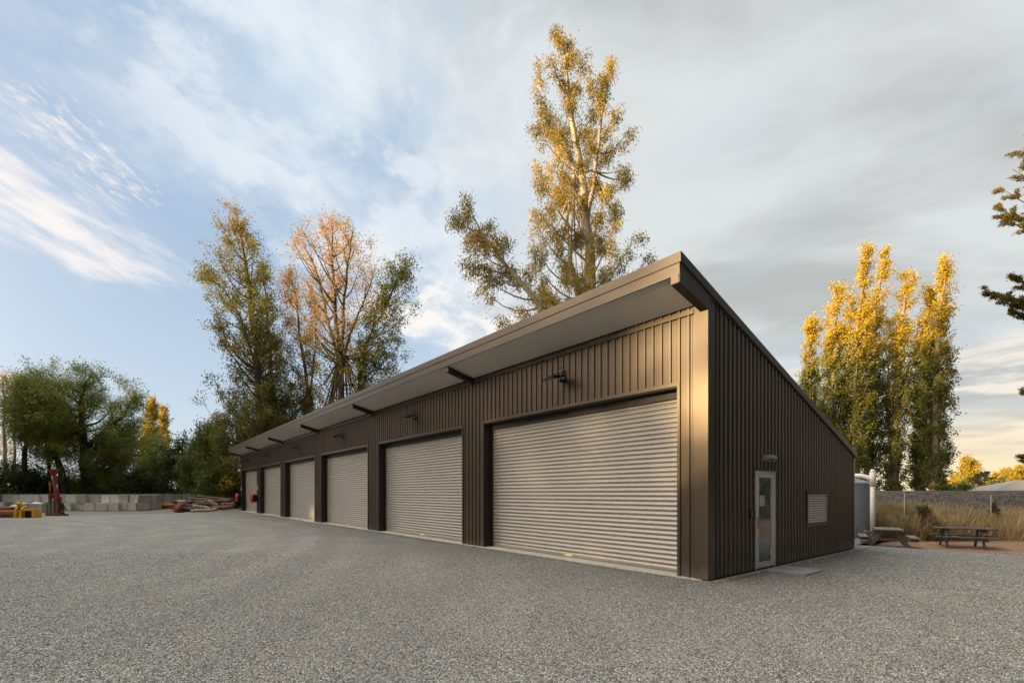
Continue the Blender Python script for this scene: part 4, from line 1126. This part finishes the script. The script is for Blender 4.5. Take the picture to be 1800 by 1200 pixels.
# picnic tables
def plank(mb, x0, x1, y0, y1, z0, z1): mb.box(x0, x1, y0, y1, z0, z1, bev=.006)
def picnic(label, X, Y, z, rz, L, Wt, Wo, H, hs, m):
    """length along local y, benches at local +-x"""
    t = empty('picnic_table', (X, Y, z), rz, label=label, cat='picnic table', group='picnic tables on the mulch')
    mb = MB(); n = 5; pw = Wt / n
    for i in range(n): plank(mb, -Wt/2 + i*pw + .006, -Wt/2 + (i+1)*pw - .006, -L/2 + (i % 2)*.012, L/2 - (i % 3)*.008, H-.042, H)
    mb.build('tabletop', m, t)
    for s in (-1, 1):
        mb = MB()
        for q in range(2): plank(mb, s*(Wo/2) - .24/2*(1+s) + q*.122, s*(Wo/2) - .24/2*(1+s) + q*.122 + .112, -L/2, L/2, hs-.04, hs)
        mb.build('bench', m, t)
    for e in (-L/2+.32, L/2-.32):
        mb = MB()
        mb.box(-Wo/2+.02, Wo/2-.02, e-.022, e+.022, hs-.135, hs-.042)
        mb.box(-Wt/2+.04, Wt/2-.04, e+.024, e+.064, H-.13, H-.044)
        mb.build('cross_rail', m, t)
        for s in (-1, 1):
            mb = MB(); a = (s*.17, H-.05); b = (s*.52, 0)
            w_ = .065
            mb.prism([(a[0]-w_, a[1]), (a[0]+w_, a[1]), (b[0]+w_, b[1]), (b[0]-w_, b[1])], 'y', e-.068, e-.026)
            mb.build('leg', m, t)
    return t
X1, Y1 = xy(1560, 15.35)
picnic('weathered grey picnic table seen end-on beside the white pipe', X1 , Y1, -.12, R(-33), 1.35, .72, 1.50, .60, .36, M['oldwood'])
X2, Y2 = gp(1704, 962, -.12)
picnic('dark weathered picnic table seen from its long side, nearer the right edge', X2, Y2 + .2, -.12, R(-122), 1.5, .70, 1.36, .62, .36, M['darkwood'])
b_ = empty('blue_bottle', (X2 - .62, Y2 - .30, .165 + .0), R(20), label='small blue bottle lying under the top of the dark picnic table', cat='bottle')
mb = MB(); mb.tube([(-.10,0,.035), (.06,0,.035), (.10,0,.035), (.14,0,.035)], [.034,.034,.015,.014], 12); mb.build('bottle_body', M['blue'], b_)
mb = MB(); mb.tube([(.135,0,.035), (.16,0,.035)], .017, 10); mb.build('bottle_cap', M['white'], b_)
b_.location = (X2 - .50, Y2 - .02, -.12 + .36 - .042)

# dry grass on the bank
def grass(name, n, seed, region, hmin, hmax, lab, mt, lean=.25, wid=.012):
    rng = np.random.default_rng(seed)
    P0 = []
    while len(P0) < n:
        x = rng.uniform(region[0], region[1]); y = rng.uniform(region[2], region[3])
        dens = .5 + .5 * math.sin(x*1.3 + 2*math.sin(y*.9)) * math.sin(y*1.1 + x*.4)
        tt = (y - region[2]) / (region[3] - region[2])
        if rng.uniform() < (.10 + .90*dens**1.6) * (1 - tt) ** .5 + .02: P0.append((x, y, bank_h(x, y) - .02))
    P0 = np.array(P0); h = rng.uniform(hmin, hmax, n)[:, None] * (1 - .55*((P0[:, 1:2]-region[2])/(region[3]-region[2])))
    d = rng.normal(size=(n, 3)) * lean; d[:, 2] = 1
    side = unit(np.stack([rng.normal(size=n), rng.normal(size=n), np.zeros(n)], 1)) * wid
    m1 = P0 + d * h * .55; tip = P0 + d * h + rng.normal(size=(n, 3)) * h * [.18, .18, .02]
    V_ = np.stack([P0 - side, P0 + side, m1 + side*.8, m1 - side*.8, tip + side*.2, tip - side*.2], 1).reshape(-1, 3)
    b = np.arange(n)[:, None] * 6
    Fq_ = np.concatenate([b + [0,1,2,3], b + [3,2,4,5]], 0)
    link(name, np_mesh(name, V_, Fq_), mt, kind='stuff', label=lab, cat='grass')
grass('dry_grass', 58000, 3, (9.5, 36, 17.3, 23.2), .30, 1.08, 'tall straw-coloured dry grass covering the embankment slope', M['straw'])
# brambles
G = 'scrubby bushes on the embankment'
for i, (px, dp, ty, hw, lab) in enumerate([(1625, 17.9, 893, 34, 'dark scrubby bush in the dry grass behind the picnic tables'), (1585, 18.2, 912, 26, 'low brown bush behind the end-on picnic table'),
                                           (1680, 18.2, 918, 24, 'low tangled bush behind the gap between the picnic tables'), (1748, 21.5, 880, 7, 'tiny green bush beside the right fence post')]):
    X, Y = xy(px, dp); zb = bank_h(X, Y); H = zof(ty, dp) - zb; h = hw / F * dp
    tree('bush', lab, (X, Y, zb), [(0,0,0), (0,0,H*.6)], .03, [(.05, h, h), (H*.5, h*.9, h*.9), (H, h*.3, h*.3)], 40, .22, 8000 if i < 3 else 1500, .055, .03, M['weed'], M['bark_dark'], seed=140+i, up=.5, twigs=6, group=G, first=0, cat='bush', gap=-.3)
# fence posts
for (px, dp, ty, lab) in [(1590, 19.6, 868, 'left steel post of the wire fence in the dry grass'), (1742, 19.2, 870, 'right steel post of the wire fence in the dry grass')]:
    X, Y = xy(px, dp); zb = bank_h(X, Y); z1 = zof(ty, dp)
    mb = MB(); mb.tube([(0,0,-.1), (0,0,z1-zb)], .021, 10); mb.tube([(0,0,z1-zb), (0,0,z1-zb+.02)], .025, 10)
    for q in range(3): mb.box(-.045, .045, -.006, .006, (z1-zb)*(.4+.25*q), (z1-zb)*(.4+.25*q)+.012)
    mb.build('fence_post', M['steel'], label=lab, cat='fence post', group='steel fence posts').location = (X, Y, zb)
pa = Vector((*xy(1590, 19.6), 0)); pb = Vector((*xy(1742, 19.2), 0)); dd = pb - pa
mb = MB()
for q in range(4):
    hz_ = 1.42 - q*.28
    pts = [pa + dd * t + Vector((0, 0, hz_ - .03*math.sin(math.pi*((t*1) % 1)))) for t in [-.6 + i*.1 for i in range(27)]]
    mb.tube(pts, .0016, 4)
mb.build('fence_wire', M['steel'], label='thin wires strung between the steel fence posts', cat='wire')

# pole and sign behind the bank
X, Y = xy(1648, 70)
mb = MB(); mb.tube([(0,0,0), (0,0,zof(845, 70))], .12, 8); mb.box(-.5,.5,-.05,.05, zof(847,70)-.1, zof(847,70))
mb.build('utility_pole', M['bark_dark'], label='short dark wooden pole beyond the embankment right of the poplars', cat='pole').location = (X, Y, 0)
X, Y = xy(1715, 60); sg = empty('road_sign', (X, Y, 0), label='small pale sign on a post beyond the embankment', cat='sign')
mb = MB(); mb.tube([(0,0,0), (0,0,zof(850, 60))], .05, 8); mb.build('post', M['steel'], sg)
mb = MB(); mb.box(-.16,.16,-.07,-.055, zof(855.5,60), zof(850,60)); mb.build('sign_plate', M['white'], sg)
# house
X, Y = xy(1800, 75); hs_ = empty('house', (X, Y, 0), R(-12), label='low house with a grey hipped roof beyond the embankment at the right edge', cat='house')
zr, ze = zof(843, 75), zof(862, 75)
mb = MB(); mb.add([(-6.2,-3.5,ze),(8,-3.5,ze),(8,5,ze),(-6.2,5,ze),(-.5,.7,zr),(6,.7,zr)], [(0,1,5,4),(1,2,5),(2,3,4,5),(3,0,4),(0,3,2,1)]); mb.build('roof', M['rooftile'], hs_)
mb = MB(); mb.box(-5.6,7.4,-3,4.4,0,ze-.002); mb.build('wall', M['housewall'], hs_)
mb = MB(); mb.box(-3,-1.6,-3.05,-3.001,.9,ze-.3); mb.build('window', M['dark'], hs_)

# =================================================================== LEFT SIDE OBJECTS
# concrete blocks
bmh = bmesh.new(); bmesh.ops.create_cube(bmh, size=1)
for v in bmh.verts: v.co = Vector((v.co.x*1.02, v.co.y*.75, (v.co.z+.5)*.74))
bmesh.ops.bevel(bmh, geom=list(bmh.edges), offset=.025, segments=2, affect='EDGES')
def block_mesh(m, seed):
    me = bpy.data.meshes.new('concrete_block'); b2 = bmh.copy()
    # lifting slot on the top: an arched lip on the front face
    n = 9; vs = []
    for k in range(n):
        a = math.pi * k / (n-1); vs.append((math.cos(a)*.17, math.sin(a)*.10))
    pr = []
    for yq in (-.385, -.372):
        pr.append([b2.verts.new((x, yq, .60 + z - .02)) for (x, z) in vs])
    for k in range(n-1): b2.faces.new((pr[0][k], pr[0][k+1], pr[1][k+1], pr[1][k]))
    b2.faces.new(pr[0]); 
    rn = random.Random(seed)
    for v in b2.verts: v.co += Vector((rn.uniform(-.006,.006), rn.uniform(-.003,.003), rn.uniform(-.006,.006)))
    bmesh.ops.recalc_face_normals(b2, faces=b2.faces)
    b2.to_mesh(me); b2.free(); me.materials.append(m); return me
bmeshes = [block_mesh(M['conc'], 1), block_mesh(M['conc_dark'], 2), block_mesh(M['conc'], 3)]
rb = random.Random(3)
def ordw(i):
    w_ = ['first','second','third','fourth','fifth','sixth','seventh','eighth','ninth','tenth','eleventh','twelfth','thirteenth','fourteenth','fifteenth','sixteenth','seventeenth']
    return w_[i] if i < len(w_) else str(i+1) + 'th'
D0 = 45.2
def blk(px, z, dp, lab, grp, rz=0, mi=None, sx=1.0):
    o = bpy.data.objects.new('concrete_block', bmeshes[rb.randrange(3) if mi is None else mi]); COL.objects.link(o)
    X, Y = xy(px, dp); o.location = (X, Y + rb.uniform(-.12, .12), z - (0 if z < .5 else rb.uniform(0, .012))); sx *= rb.uniform(.84, .97); o.rotation_euler = (0, 0, rz + R(rb.uniform(-5, 5))); o.scale = (sx, 1, 1)
    prop(o, label=lab, cat='concrete block', group=grp)
top_px = [21, 48.5, 67, 85, 112, 129.5, 149, 170, 189.5, 207, 222, 241]
for i, px in enumerate(top_px):
    blk(px, .742 - .02, D0 + (1.4 if i < 6 else rb.uniform(0, .25)), 'grey concrete block, %s from the left in the upper row' % ordw(i), 'concrete blocks of the upper row', mi=[1,0,0,2,1,0,1,1,0,2,1,0][i])
low_px = [121.5, 143, 162, 184.5, 205.5, 220, 235]
for i, px in enumerate(low_px):
    blk(px, -.02, D0 - (.35 if i in (0, 3, 4) else .05), 'grey concrete block, %s from the post driver in the lower row' % ordw(i), 'concrete blocks of the lower row')
for i, px in enumerate([55, 75]):
    blk(px, -.02, 41.5, 'concrete block behind the yellow blade, %s one' % ('left' if i == 0 else 'right'), 'concrete blocks of the lower row', mi=1)
for i, px in enumerate([9, 31, 52, 73, 94]):
    blk(px, -.02, D0+1.4, 'grey concrete block under the white sheeting, %s from the left' % ordw(i), 'concrete blocks under the white sheeting')
for k in range(7):   # the stack that runs away from the camera at the right end
    px = 249 + k * 6.0; dp = D0 + .3 + k * 1.1
    for c, z in ((0, -.02), (1, .722)):
        if c and k == 6: continue
        blk(px, z, dp, '%s concrete block of the %s row in the stack running back at the right end' % (ordw(k), ('lower', 'upper')[c]), 'concrete blocks of the stack running back', rz=R(62), sx=.95)
# long low wall far behind
mb = MB()
for k in range(26):
    xk = -62 + k*2.0
    mb.box(xk, xk+1.97, 55.0, 55.5, 0, 1.56, bev=.02)
mb.build('retaining_wall', varied('dark_wall_concrete', (.17,.165,.15), (.26,.25,.225), 1.2, .9, 0, .4, .02, 9), label='long low concrete wall at the foot of the wood', cat='wall')
# white sheeting on the lower course
def lumps(x0, x1, y0, y1, z0, h, seed, nx_=26, ny_=8):
    rn = random.Random(seed); vs = []; fs = []
    for j in range(ny_+1):
        for i in range(nx_+1):
            u, v_ = i/nx_, j/ny_
            e = math.sin(math.pi*u)**.3 * math.sin(math.pi*v_)**.5 if 0 < u < 1 and 0 < v_ < 1 else 0
            vs.append((x0+(x1-x0)*u, y0+(y1-y0)*v_, z0 + h*e*(.75+.25*math.sin(u*17+seed))+rn.uniform(-.02,.02)*(e>0)))
    for j in range(ny_):
        for i in range(nx_): fs.append((j*(nx_+1)+i, j*(nx_+1)+i+1, (j+1)*(nx_+1)+i+1, (j+1)*(nx_+1)+i))
    m_ = MB(); m_.add(vs, fs, True); return m_
XA = xy(20, 44)[0]; XB = xy(95, 44)[0]
lumps(XA, XB, 43.4, 44.6, .3, .52, 4).build('white_sheeting', M['tarp'], label='crumpled white sheeting lying along the concrete blocks', cat='tarpaulin')
mb = MB(); x_ = xy(50, 42.8)[0]
mb.tube([(x_,42.8,.45), (x_+.3,42.9,.62), (x_+.7,42.8,.5)], .06, 6); mb.tube([(x_-.2,42.9,.50), (x_+.55,42.8,.66)], .05, 6); mb.box(x_, x_+.5, 42.7, 42.95, .42, .52)
mb.build('harrow_frame', M['drill'], label='red tine frame lying in front of the white sheeting', cat='farm tool')
for q, px in enumerate((70, 83)):
    x_ = xy(px, 42.6)[0]
    mb = MB(); mb.tube([(x_-.3,42.6,.42), (x_,42.6,.62), (x_+.25,42.6,.42)], .045, 6); mb.build('bent_bar', M['rust'], label='%s bent rusty bar beside the white sheeting' % ('left' if q == 0 else 'right'), cat='scrap metal', group='bent rusty bars')
# yellow grader blade
X, Y = gp(34, 909.5); yb = empty('grader_blade', (X, Y, 0), R(4), label='rusty tractor blade with a yellow steel frame standing on the gravel', cat='tractor blade')
u_ = Y / F   # metres per pixel
mb = MB()
prof = [(.0,0), (-.10,.12), (-.14,.30), (-.10,.50), (.0,.60), (.03,.60), (-.05,.48), (-.09,.30), (-.06,.13), (.03,0)]
mb.prism([(p[0], p[1]*.8+.02) for p in prof], 'x', -40*u_, -4*u_); mb.build('blade', M['rust'], yb)
mb = MB(); mb.tube([(-38*u_, .16, .62), (-2*u_, .16, .62)], .11, 12); mb.build('roller_tube', M['rust'], yb)
mb = MB()
for xa in (-5*u_, 4*u_): mb.prism([(-.2,0), (.35,0), (.45,.5), (.2,.78), (-.12,.62)], 'x', xa, xa+.11)
mb.build('side_plate', M['yellow'], yb)
mb = MB(); mb.prism([(-.25,0), (.30,0), (.30,.40), (.05,.58), (-.25,.58)], 'x', 26*u_, 30*u_); mb.build('side_plate', M['yellow'], yb)
mb = MB(); mb.box(4*u_+.11, 26*u_-.001, -.18, .02, .46, .58, bev=.01); mb.box(-6*u_, 7*u_, .3, .42, .60, .74, bev=.01); mb.build('top_beam', M['yellow'], yb)
mb = MB(); mb.box(4*u_+.111, 26*u_-.001, .12, .30, .0, .45); mb.build('opening_shade', M['dark'], yb)  # black box standing in for the shade inside the frame's opening
mb = MB(); mb.tube([(-2*u_,.1,.7), (-5*u_,.1,.95), (-7*u_,.1,.92)], .09, 8); mb.tube([(-5*u_,.1,.92), (2*u_,.1,1.02)], .055, 8); mb.tube([(3*u_,.1,.75), (-2*u_,.1,.98)], .07, 8); mb.build('hitch', M['yellow'], yb)
# timber/steel bits behind
X, Y = gp(88, 906); 
mb = MB(); mb.box(-.08,.08,-.08,.08,0,1.55,bev=.01); mb.box(-.30,-.14,-.06,.06,0,.95,bev=.01)
mb.build('timber_post', M['oldwood'], label='short weathered timber posts leaning left of the red post driver', cat='post').location = (X, Y, 0)
# post driver
X, Y = gp(100, 906); pdv = empty('post_driver', (X, Y, 0), label='tall red post driver standing on the gravel before the concrete blocks', cat='post driver')
u_ = Y / F
def ln(a, b): return [(a[0]*u_, a[1] if len(a) > 2 else 0, a[-1]*u_)] + [(b[0]*u_, b[1] if len(b) > 2 else 0, b[-1]*u_)]
mb = MB(); A_ = Vector((2*u_,0,0)); T_ = Vector((-6*u_,0,80*u_))
def beam(mb, a, b, wx, wy):
    d = (b-a); L = d.length; q = d.to_track_quat('Z','Y').to_matrix().to_4x4(); q.translation = a
    mb.box(-wx/2, wx/2, -wy/2, wy/2, 0, L, q, bev=.008)
beam(mb, Vector((4*u_,0,2*u_)), T_, .17, .24); mb.build('mast', M['drill'], pdv)
mb = MB(); mb.box(-11.5*u_, -.5*u_, -.22, .22, 79.5*u_, 81.5*u_, bev=.01); mb.prism([(-9*u_,79.4*u_),(-3*u_,79.4*u_),(-4*u_,74*u_),(-8*u_,74*u_)], 'y', -.2, .2); mb.build('mast_head', M['drill'], pdv)
mb = MB(); mb.tube([(-4.5*u_,-.19,70*u_), (-1.8*u_,-.19,52*u_)], .035, 8); mb.tube([(2.2*u_,-.1,53*u_), (2.9*u_,-.1,47*u_)], .04, 8); mb.build('ram_rod', M['steel'], pdv)
mb = MB(); mb.tube([(-10.5*u_,-.1,60*u_), (-8*u_,-.1,28*u_)], .05, 10); mb.tube([(1*u_,-.05,56*u_), (6*u_,-.05,24*u_)], .06, 10); mb.build('side_cylinder', M['drill'], pdv)
mb = MB(); mb.box(-10.5*u_, -7*u_, -.2,.2, 30*u_, 37*u_, bev=.02); mb.box(-2*u_, 5*u_, -.2,.2, 24*u_, 33*u_, bev=.02); mb.build('slide_block', M['drill'], pdv)
mb = MB(); mb.box(-7.5*u_, -2.5*u_, -.1,.1, 0, 27*u_, bev=.02); mb.build('driven_post', M['oldwood'], pdv)
mb = MB(); mb.box(-3*u_, 14*u_, -.3,.3, 0, 3.2*u_, bev=.01); mb.box(3*u_,7*u_,-.2,.2,3*u_,22*u_,bev=.01); beam(mb, Vector((13*u_,0,2*u_)), Vector((5*u_,0,24*u_)), .09, .1); mb.tube([(8*u_,-.1,4*u_), (14*u_,-.2,8*u_)], .08, 8); mb.build('base_frame', M['rust'], pdv)
rn = random.Random(2); mb = MB()
for q in range(9):
    s = Vector((rn.uniform(4,8)*u_, rn.uniform(-.25,.1), rn.uniform(20,27)*u_)); e = Vector((rn.uniform(10,15)*u_, rn.uniform(-.3,.1), rn.uniform(8,16)*u_)); m_ = (s+e)/2 + Vector((rn.uniform(1,4)*u_, 0, rn.uniform(-8,3)*u_))
    mb.tube([s.lerp(m_, t/4).lerp(m_.lerp(e, t/4), t/4) for t in range(5)], .022, 5)
mb.build('hydraulic_hose', M['rubber'], pdv)
# rusty drum and pipe by the logs
X, Y = xy(297, 50.5)
mb = MB(); mb.tube([(-.62,0,.26), (.62,.15,.26)], .27, 16); o = mb.build('rusty_drum', varied('orange_drum', (.42,.13,.03), (.5,.18,.05), 3, .6), label='rusty orange drum lying right of the concrete blocks', cat='drum'); o.location = (X, Y, 0)
mb = MB(); r1 = [( math.cos(math.pi*k/12)*.42, math.sin(math.pi*k/12)*.42) for k in range(13)]; r2 = [(math.cos(math.pi*k/12)*.36, math.sin(math.pi*k/12)*.36) for k in reversed(range(13))]
mb.prism(r1+r2, 'y', 0, 1.6); o = mb.build('culvert_half', M['conc_dark'], label='half-round concrete culvert piece behind the orange drum', cat='culvert'); o.location = (X, Y+.9, .45)
# logs
def log_mesh(L, r, seed, kink=.04):
    rn = random.Random(seed); m_ = MB(); n = 9; pts = []; rad = []
    for i in range(n):
        t = i/(n-1); pts.append((-L/2+L*t, rn.uniform(-kink, kink), rn.uniform(-kink, kink)*.6)); rad.append(r*(1.06-.18*t)*rn.uniform(.94,1.06))
    m_.tube(pts, rad, 14)
    for q in range(3):
        t = rn.uniform(.2,.8); a = rn.uniform(0,6.28); p = Vector((-L/2+L*t,0,0)); d = Vector((.3,math.cos(a),math.sin(a)))
        m_.tube([p, p+d*(r+.05)], r*.22, 6)
    return m_
lm = {'grey': varied('grey_log_bark', (.10,.075,.055), (.20,.155,.115), 5, .9, 0, .8, .02, 14, stretch=(.3,1,1)), 'pale': varied('pale_log', (.30,.22,.16), (.42,.33,.25), 5, .85, 0, .5, .01, 14, stretch=(.3,1,1)),
      'red': varied('reddish_log', (.19,.09,.05), (.28,.15,.09), 5, .9, 0, .6, .02, 14, stretch=(.3,1,1)), 'dark': varied('dark_log', (.055,.042,.032), (.11,.085,.065), 5, .9, 0, .8, .02, 14, stretch=(.3,1,1))}
LG = [ # px centre, py centre, length px, radius px, depth, tilt deg, yaw, colour, label
 (328, 896, 19, 4.5, 41.2, 0, 5, 'grey', 'thick mossy log end at the front left of the log pile'),
 (360, 896.5, 44, 3.0, 41.0, 4, 6, 'pale', 'long pale barkless log lying along the front of the pile'),
 (357, 891.5, 30, 3.2, 42.2, -8, 10, 'pale', 'pale pinkish log sloping behind the long front one'),
 (392, 892, 34, 4.0, 42.0, 4, 14, 'red', 'reddish brown log at the front right of the pile'),
 (375, 884.5, 17, 3.3, 42.2, -28, 5, 'pale', 'short silvery log tilted on top of the pile'),
 (336, 889, 22, 3.6, 43.2, 2, 8, 'dark', 'dark log behind the thick mossy log'),
 (360, 886, 40, 3.6, 43.8, 3, 2, 'dark', 'dark log in the middle of the pile below the tilted one'),
 (345, 882, 36, 3.2, 44.6, -4, 0, 'grey', 'grey log on the left of the second layer'),
 (382, 880, 46, 3.2, 44.8, 1, 3, 'grey', 'long grey log across the back of the pile'),
 (352, 877, 44, 2.6, 45.6, -3, -4, 'grey', 'thin grey log along the top left of the pile'),
 (390, 876.5, 38, 2.8, 45.8, -2, 2, 'dark', 'dark log on the top right of the pile'),
 (372, 874, 50, 1.6, 45.2, -6, 0, 'red', 'slender reddish branch lying on top of the pile'),
 (402, 886, 22, 3.2, 44.0, 2, 5, 'grey', 'short grey log at the right end of the pile'),
 (330, 884, 20, 3.0, 44.4, 12, 3, 'dark', 'short dark log at the upper left end of the pile'),
 (400, 881, 20, 2.6, 45.0, 0, 0, 'red', 'short reddish log under the bush at the right end'),
]
for i, (px, py, L, r, dp, tl, yw, c, lab) in enumerate(LG):
    k = dp / F; X, Y = xy(px, dp)
    o = log_mesh(L*k, r*k, i).build('log', lm[c], label=lab, cat='log', group='logs in the pile')
    o.location = (X, Y, max(r*k*.9, zof(py, dp))); o.rotation_euler = (0, R(-tl), R(yw))
# root stump, reddish
rn = random.Random(4); mb = MB()
mb.tube([(0,0,0), (.1,0,.3), (.2,0,.7)], [.42,.32,.22], 12)
for q in range(14):
    a = rn.uniform(0, 6.28); l = rn.uniform(.4,.9); mb.tube([(0,0,.2), (math.cos(a)*l*.6, math.sin(a)*l*.4, rn.uniform(.1,.6)), (math.cos(a)*l, math.sin(a)*l*.6, rn.uniform(0,.9))], [.12,.07,.02], 6)
o = mb.build('tree_stump', M['rust'], label='upturned reddish root stump at the left end of the log pile', cat='stump'); o.location = (*gp(314, 899.5), 0)

# loose stones: the gravel close to the camera and the stones kicked up against the walls
def stones(name, C_, rad, m, seed, label):
    rng = np.random.default_rng(seed); n = len(C_)
    base = np.array([[1,0,0],[0,1,0],[-1,0,0],[0,-1,0],[0,0,.75],[0,0,-.75]], float)
    v = base[None] * (rad[:, None, None] * rng.uniform(.6, 1.25, (n, 1, 3))) * rng.uniform(.75, 1.2, (n, 6, 1))
    a = rng.uniform(0, 6.28, n); ca, sa = np.cos(a)[:, None], np.sin(a)[:, None]
    b = rng.normal(size=n) * .5; cb, sb = np.cos(b)[:, None], np.sin(b)[:, None]
    y_, z_ = v[..., 1] * cb - v[..., 2] * sb, v[..., 1] * sb + v[..., 2] * cb
    x_, y2 = v[..., 0] * ca - y_ * sa, v[..., 0] * sa + y_ * ca
    V_ = np.stack([x_, y2, z_], -1) + C_[:, None, :]
    f = np.array([[0,1,4],[1,2,4],[2,3,4],[3,0,4],[1,0,5],[2,1,5],[3,2,5],[0,3,5]])
    Fq_ = (np.arange(n)[:, None, None] * 6 + f[None]).reshape(-1, 3)
    link(name, np_mesh(name, V_.reshape(-1, 3), Fq_), m, kind='stuff', label=label, cat='gravel')
rng = np.random.default_rng(31)
sm_, st_, sp_ = mat('loose_stone', (.4,.4,.4), .8, spec=.3)
ri = st_.new('ShaderNodeNewGeometry').outputs['Random Per Island']
rp = st_.new('ShaderNodeValToRGB'); st_.l.new(ri, rp.inputs[0]); cr_ = rp.color_ramp; cr_.interpolation = 'LINEAR'
cr_.elements[0].position = 0; cr_.elements[0].color = (.10,.10,.10,1); cr_.elements[1].position = 1; cr_.elements[1].color = (.82,.815,.76,1)
for q_, c_ in ((.25, (.22,.225,.22,1)), (.5, (.40,.40,.37,1)), (.7, (.54,.52,.45,1)), (.8, (.36,.29,.21,1)), (.86, (.52,.52,.50,1))):
    e_ = cr_.elements.new(q_); e_.color = c_
st_.l.new(rp.outputs[0], sp_.inputs['Base Color'])
m_ = 240000
yy_ = rng.uniform(3.3, 13.0, m_); xx_ = rng.uniform(-1.12, 1.12, m_) * yy_
keep = rng.uniform(0, 1, m_) < (yy_ / 13.0) * np.clip(1.25 - (yy_ - 3.3) / 9.0, .05, 1) * 1.6
dxx = xx_ - BX; dyy = yy_ - BY; c, s_n = math.cos(BA), math.sin(BA)
lx_ = dxx * c + dyy * s_n; ly_ = -dxx * s_n + dyy * c
keep &= ~((lx_ > -.14) & (ly_ > -.14))
keep &= ~((lx_ > 1.98) & (lx_ < 3.02) & (ly_ > -.95))
C_ = np.stack([xx_[keep], yy_[keep], np.zeros(keep.sum())], 1); rad_ = rng.uniform(.0055, .0125, len(C_)); C_[:, 2] = rad_ * .25
w1 = []
for k in range(9000):      # drift along the front and the gable
    if rng.uniform() < .72: p = local2world(-.12 - abs(rng.normal()) * .05, rng.uniform(-.1, 22), 0)
    else:
        xl = rng.uniform(-.1, 8.7)
        if 1.95 < xl < 3.05: continue
        p = local2world(xl, -.115 - abs(rng.normal()) * .05, 0)
    w1.append((p.x, p.y, .008 + .012 * rng.uniform()))
C_ = np.concatenate([C_, np.array(w1)]); rad_ = np.concatenate([rad_, rng.uniform(.008, .017, len(w1))])
stones('gravel_stones', C_, rad_, sm_, 5, 'loose grey stones strewn over the gravel yard')

# fallen leaves and bark strips on the gravel
rng = np.random.default_rng(21); n = 130
px = rng.uniform(0, 1800, n); py = rng.uniform(915, 1198, n)
PP = []
for a, b in zip(px, py):
    g_ = gp(a, b)
    lx = (Vector((g_[0]-BX, g_[1]-BY)));
    c, s = math.cos(BA), math.sin(BA); lxx = lx.x*c + lx.y*s; lyy = -lx.x*s + lx.y*c
    if lxx > -.3 and lyy > -.3: continue
    PP.append((g_[0], g_[1], .012))
PP = np.array(PP); A_ = rng.normal(size=PP.shape) * [1, 1, .08]
lv = leafmat('fallen_leaves', (.17,.05,.025), (.28,.11,.05), (.12,.06,.03), trans=.1)
V0 = []; F0 = []
for i, p in enumerate(PP):
    a = rng.uniform(0, 6.28); l = rng.uniform(.03, .08); wv = l*.25; d = np.array([math.cos(a), math.sin(a), 0]); sd_ = np.array([-d[1], d[0], 0])*wv
    V0 += [p - d*l/2, p + sd_ + [0,0,.006], p + d*l/2 + [0,0,.012], p - sd_]; F0.append([4*i, 4*i+1, 4*i+2, 4*i+3])
link('fallen_leaves', np_mesh('fallen_leaves', V0, F0), lv, kind='stuff', label='scattered dry reddish leaves on the gravel yard', cat='leaf litter')
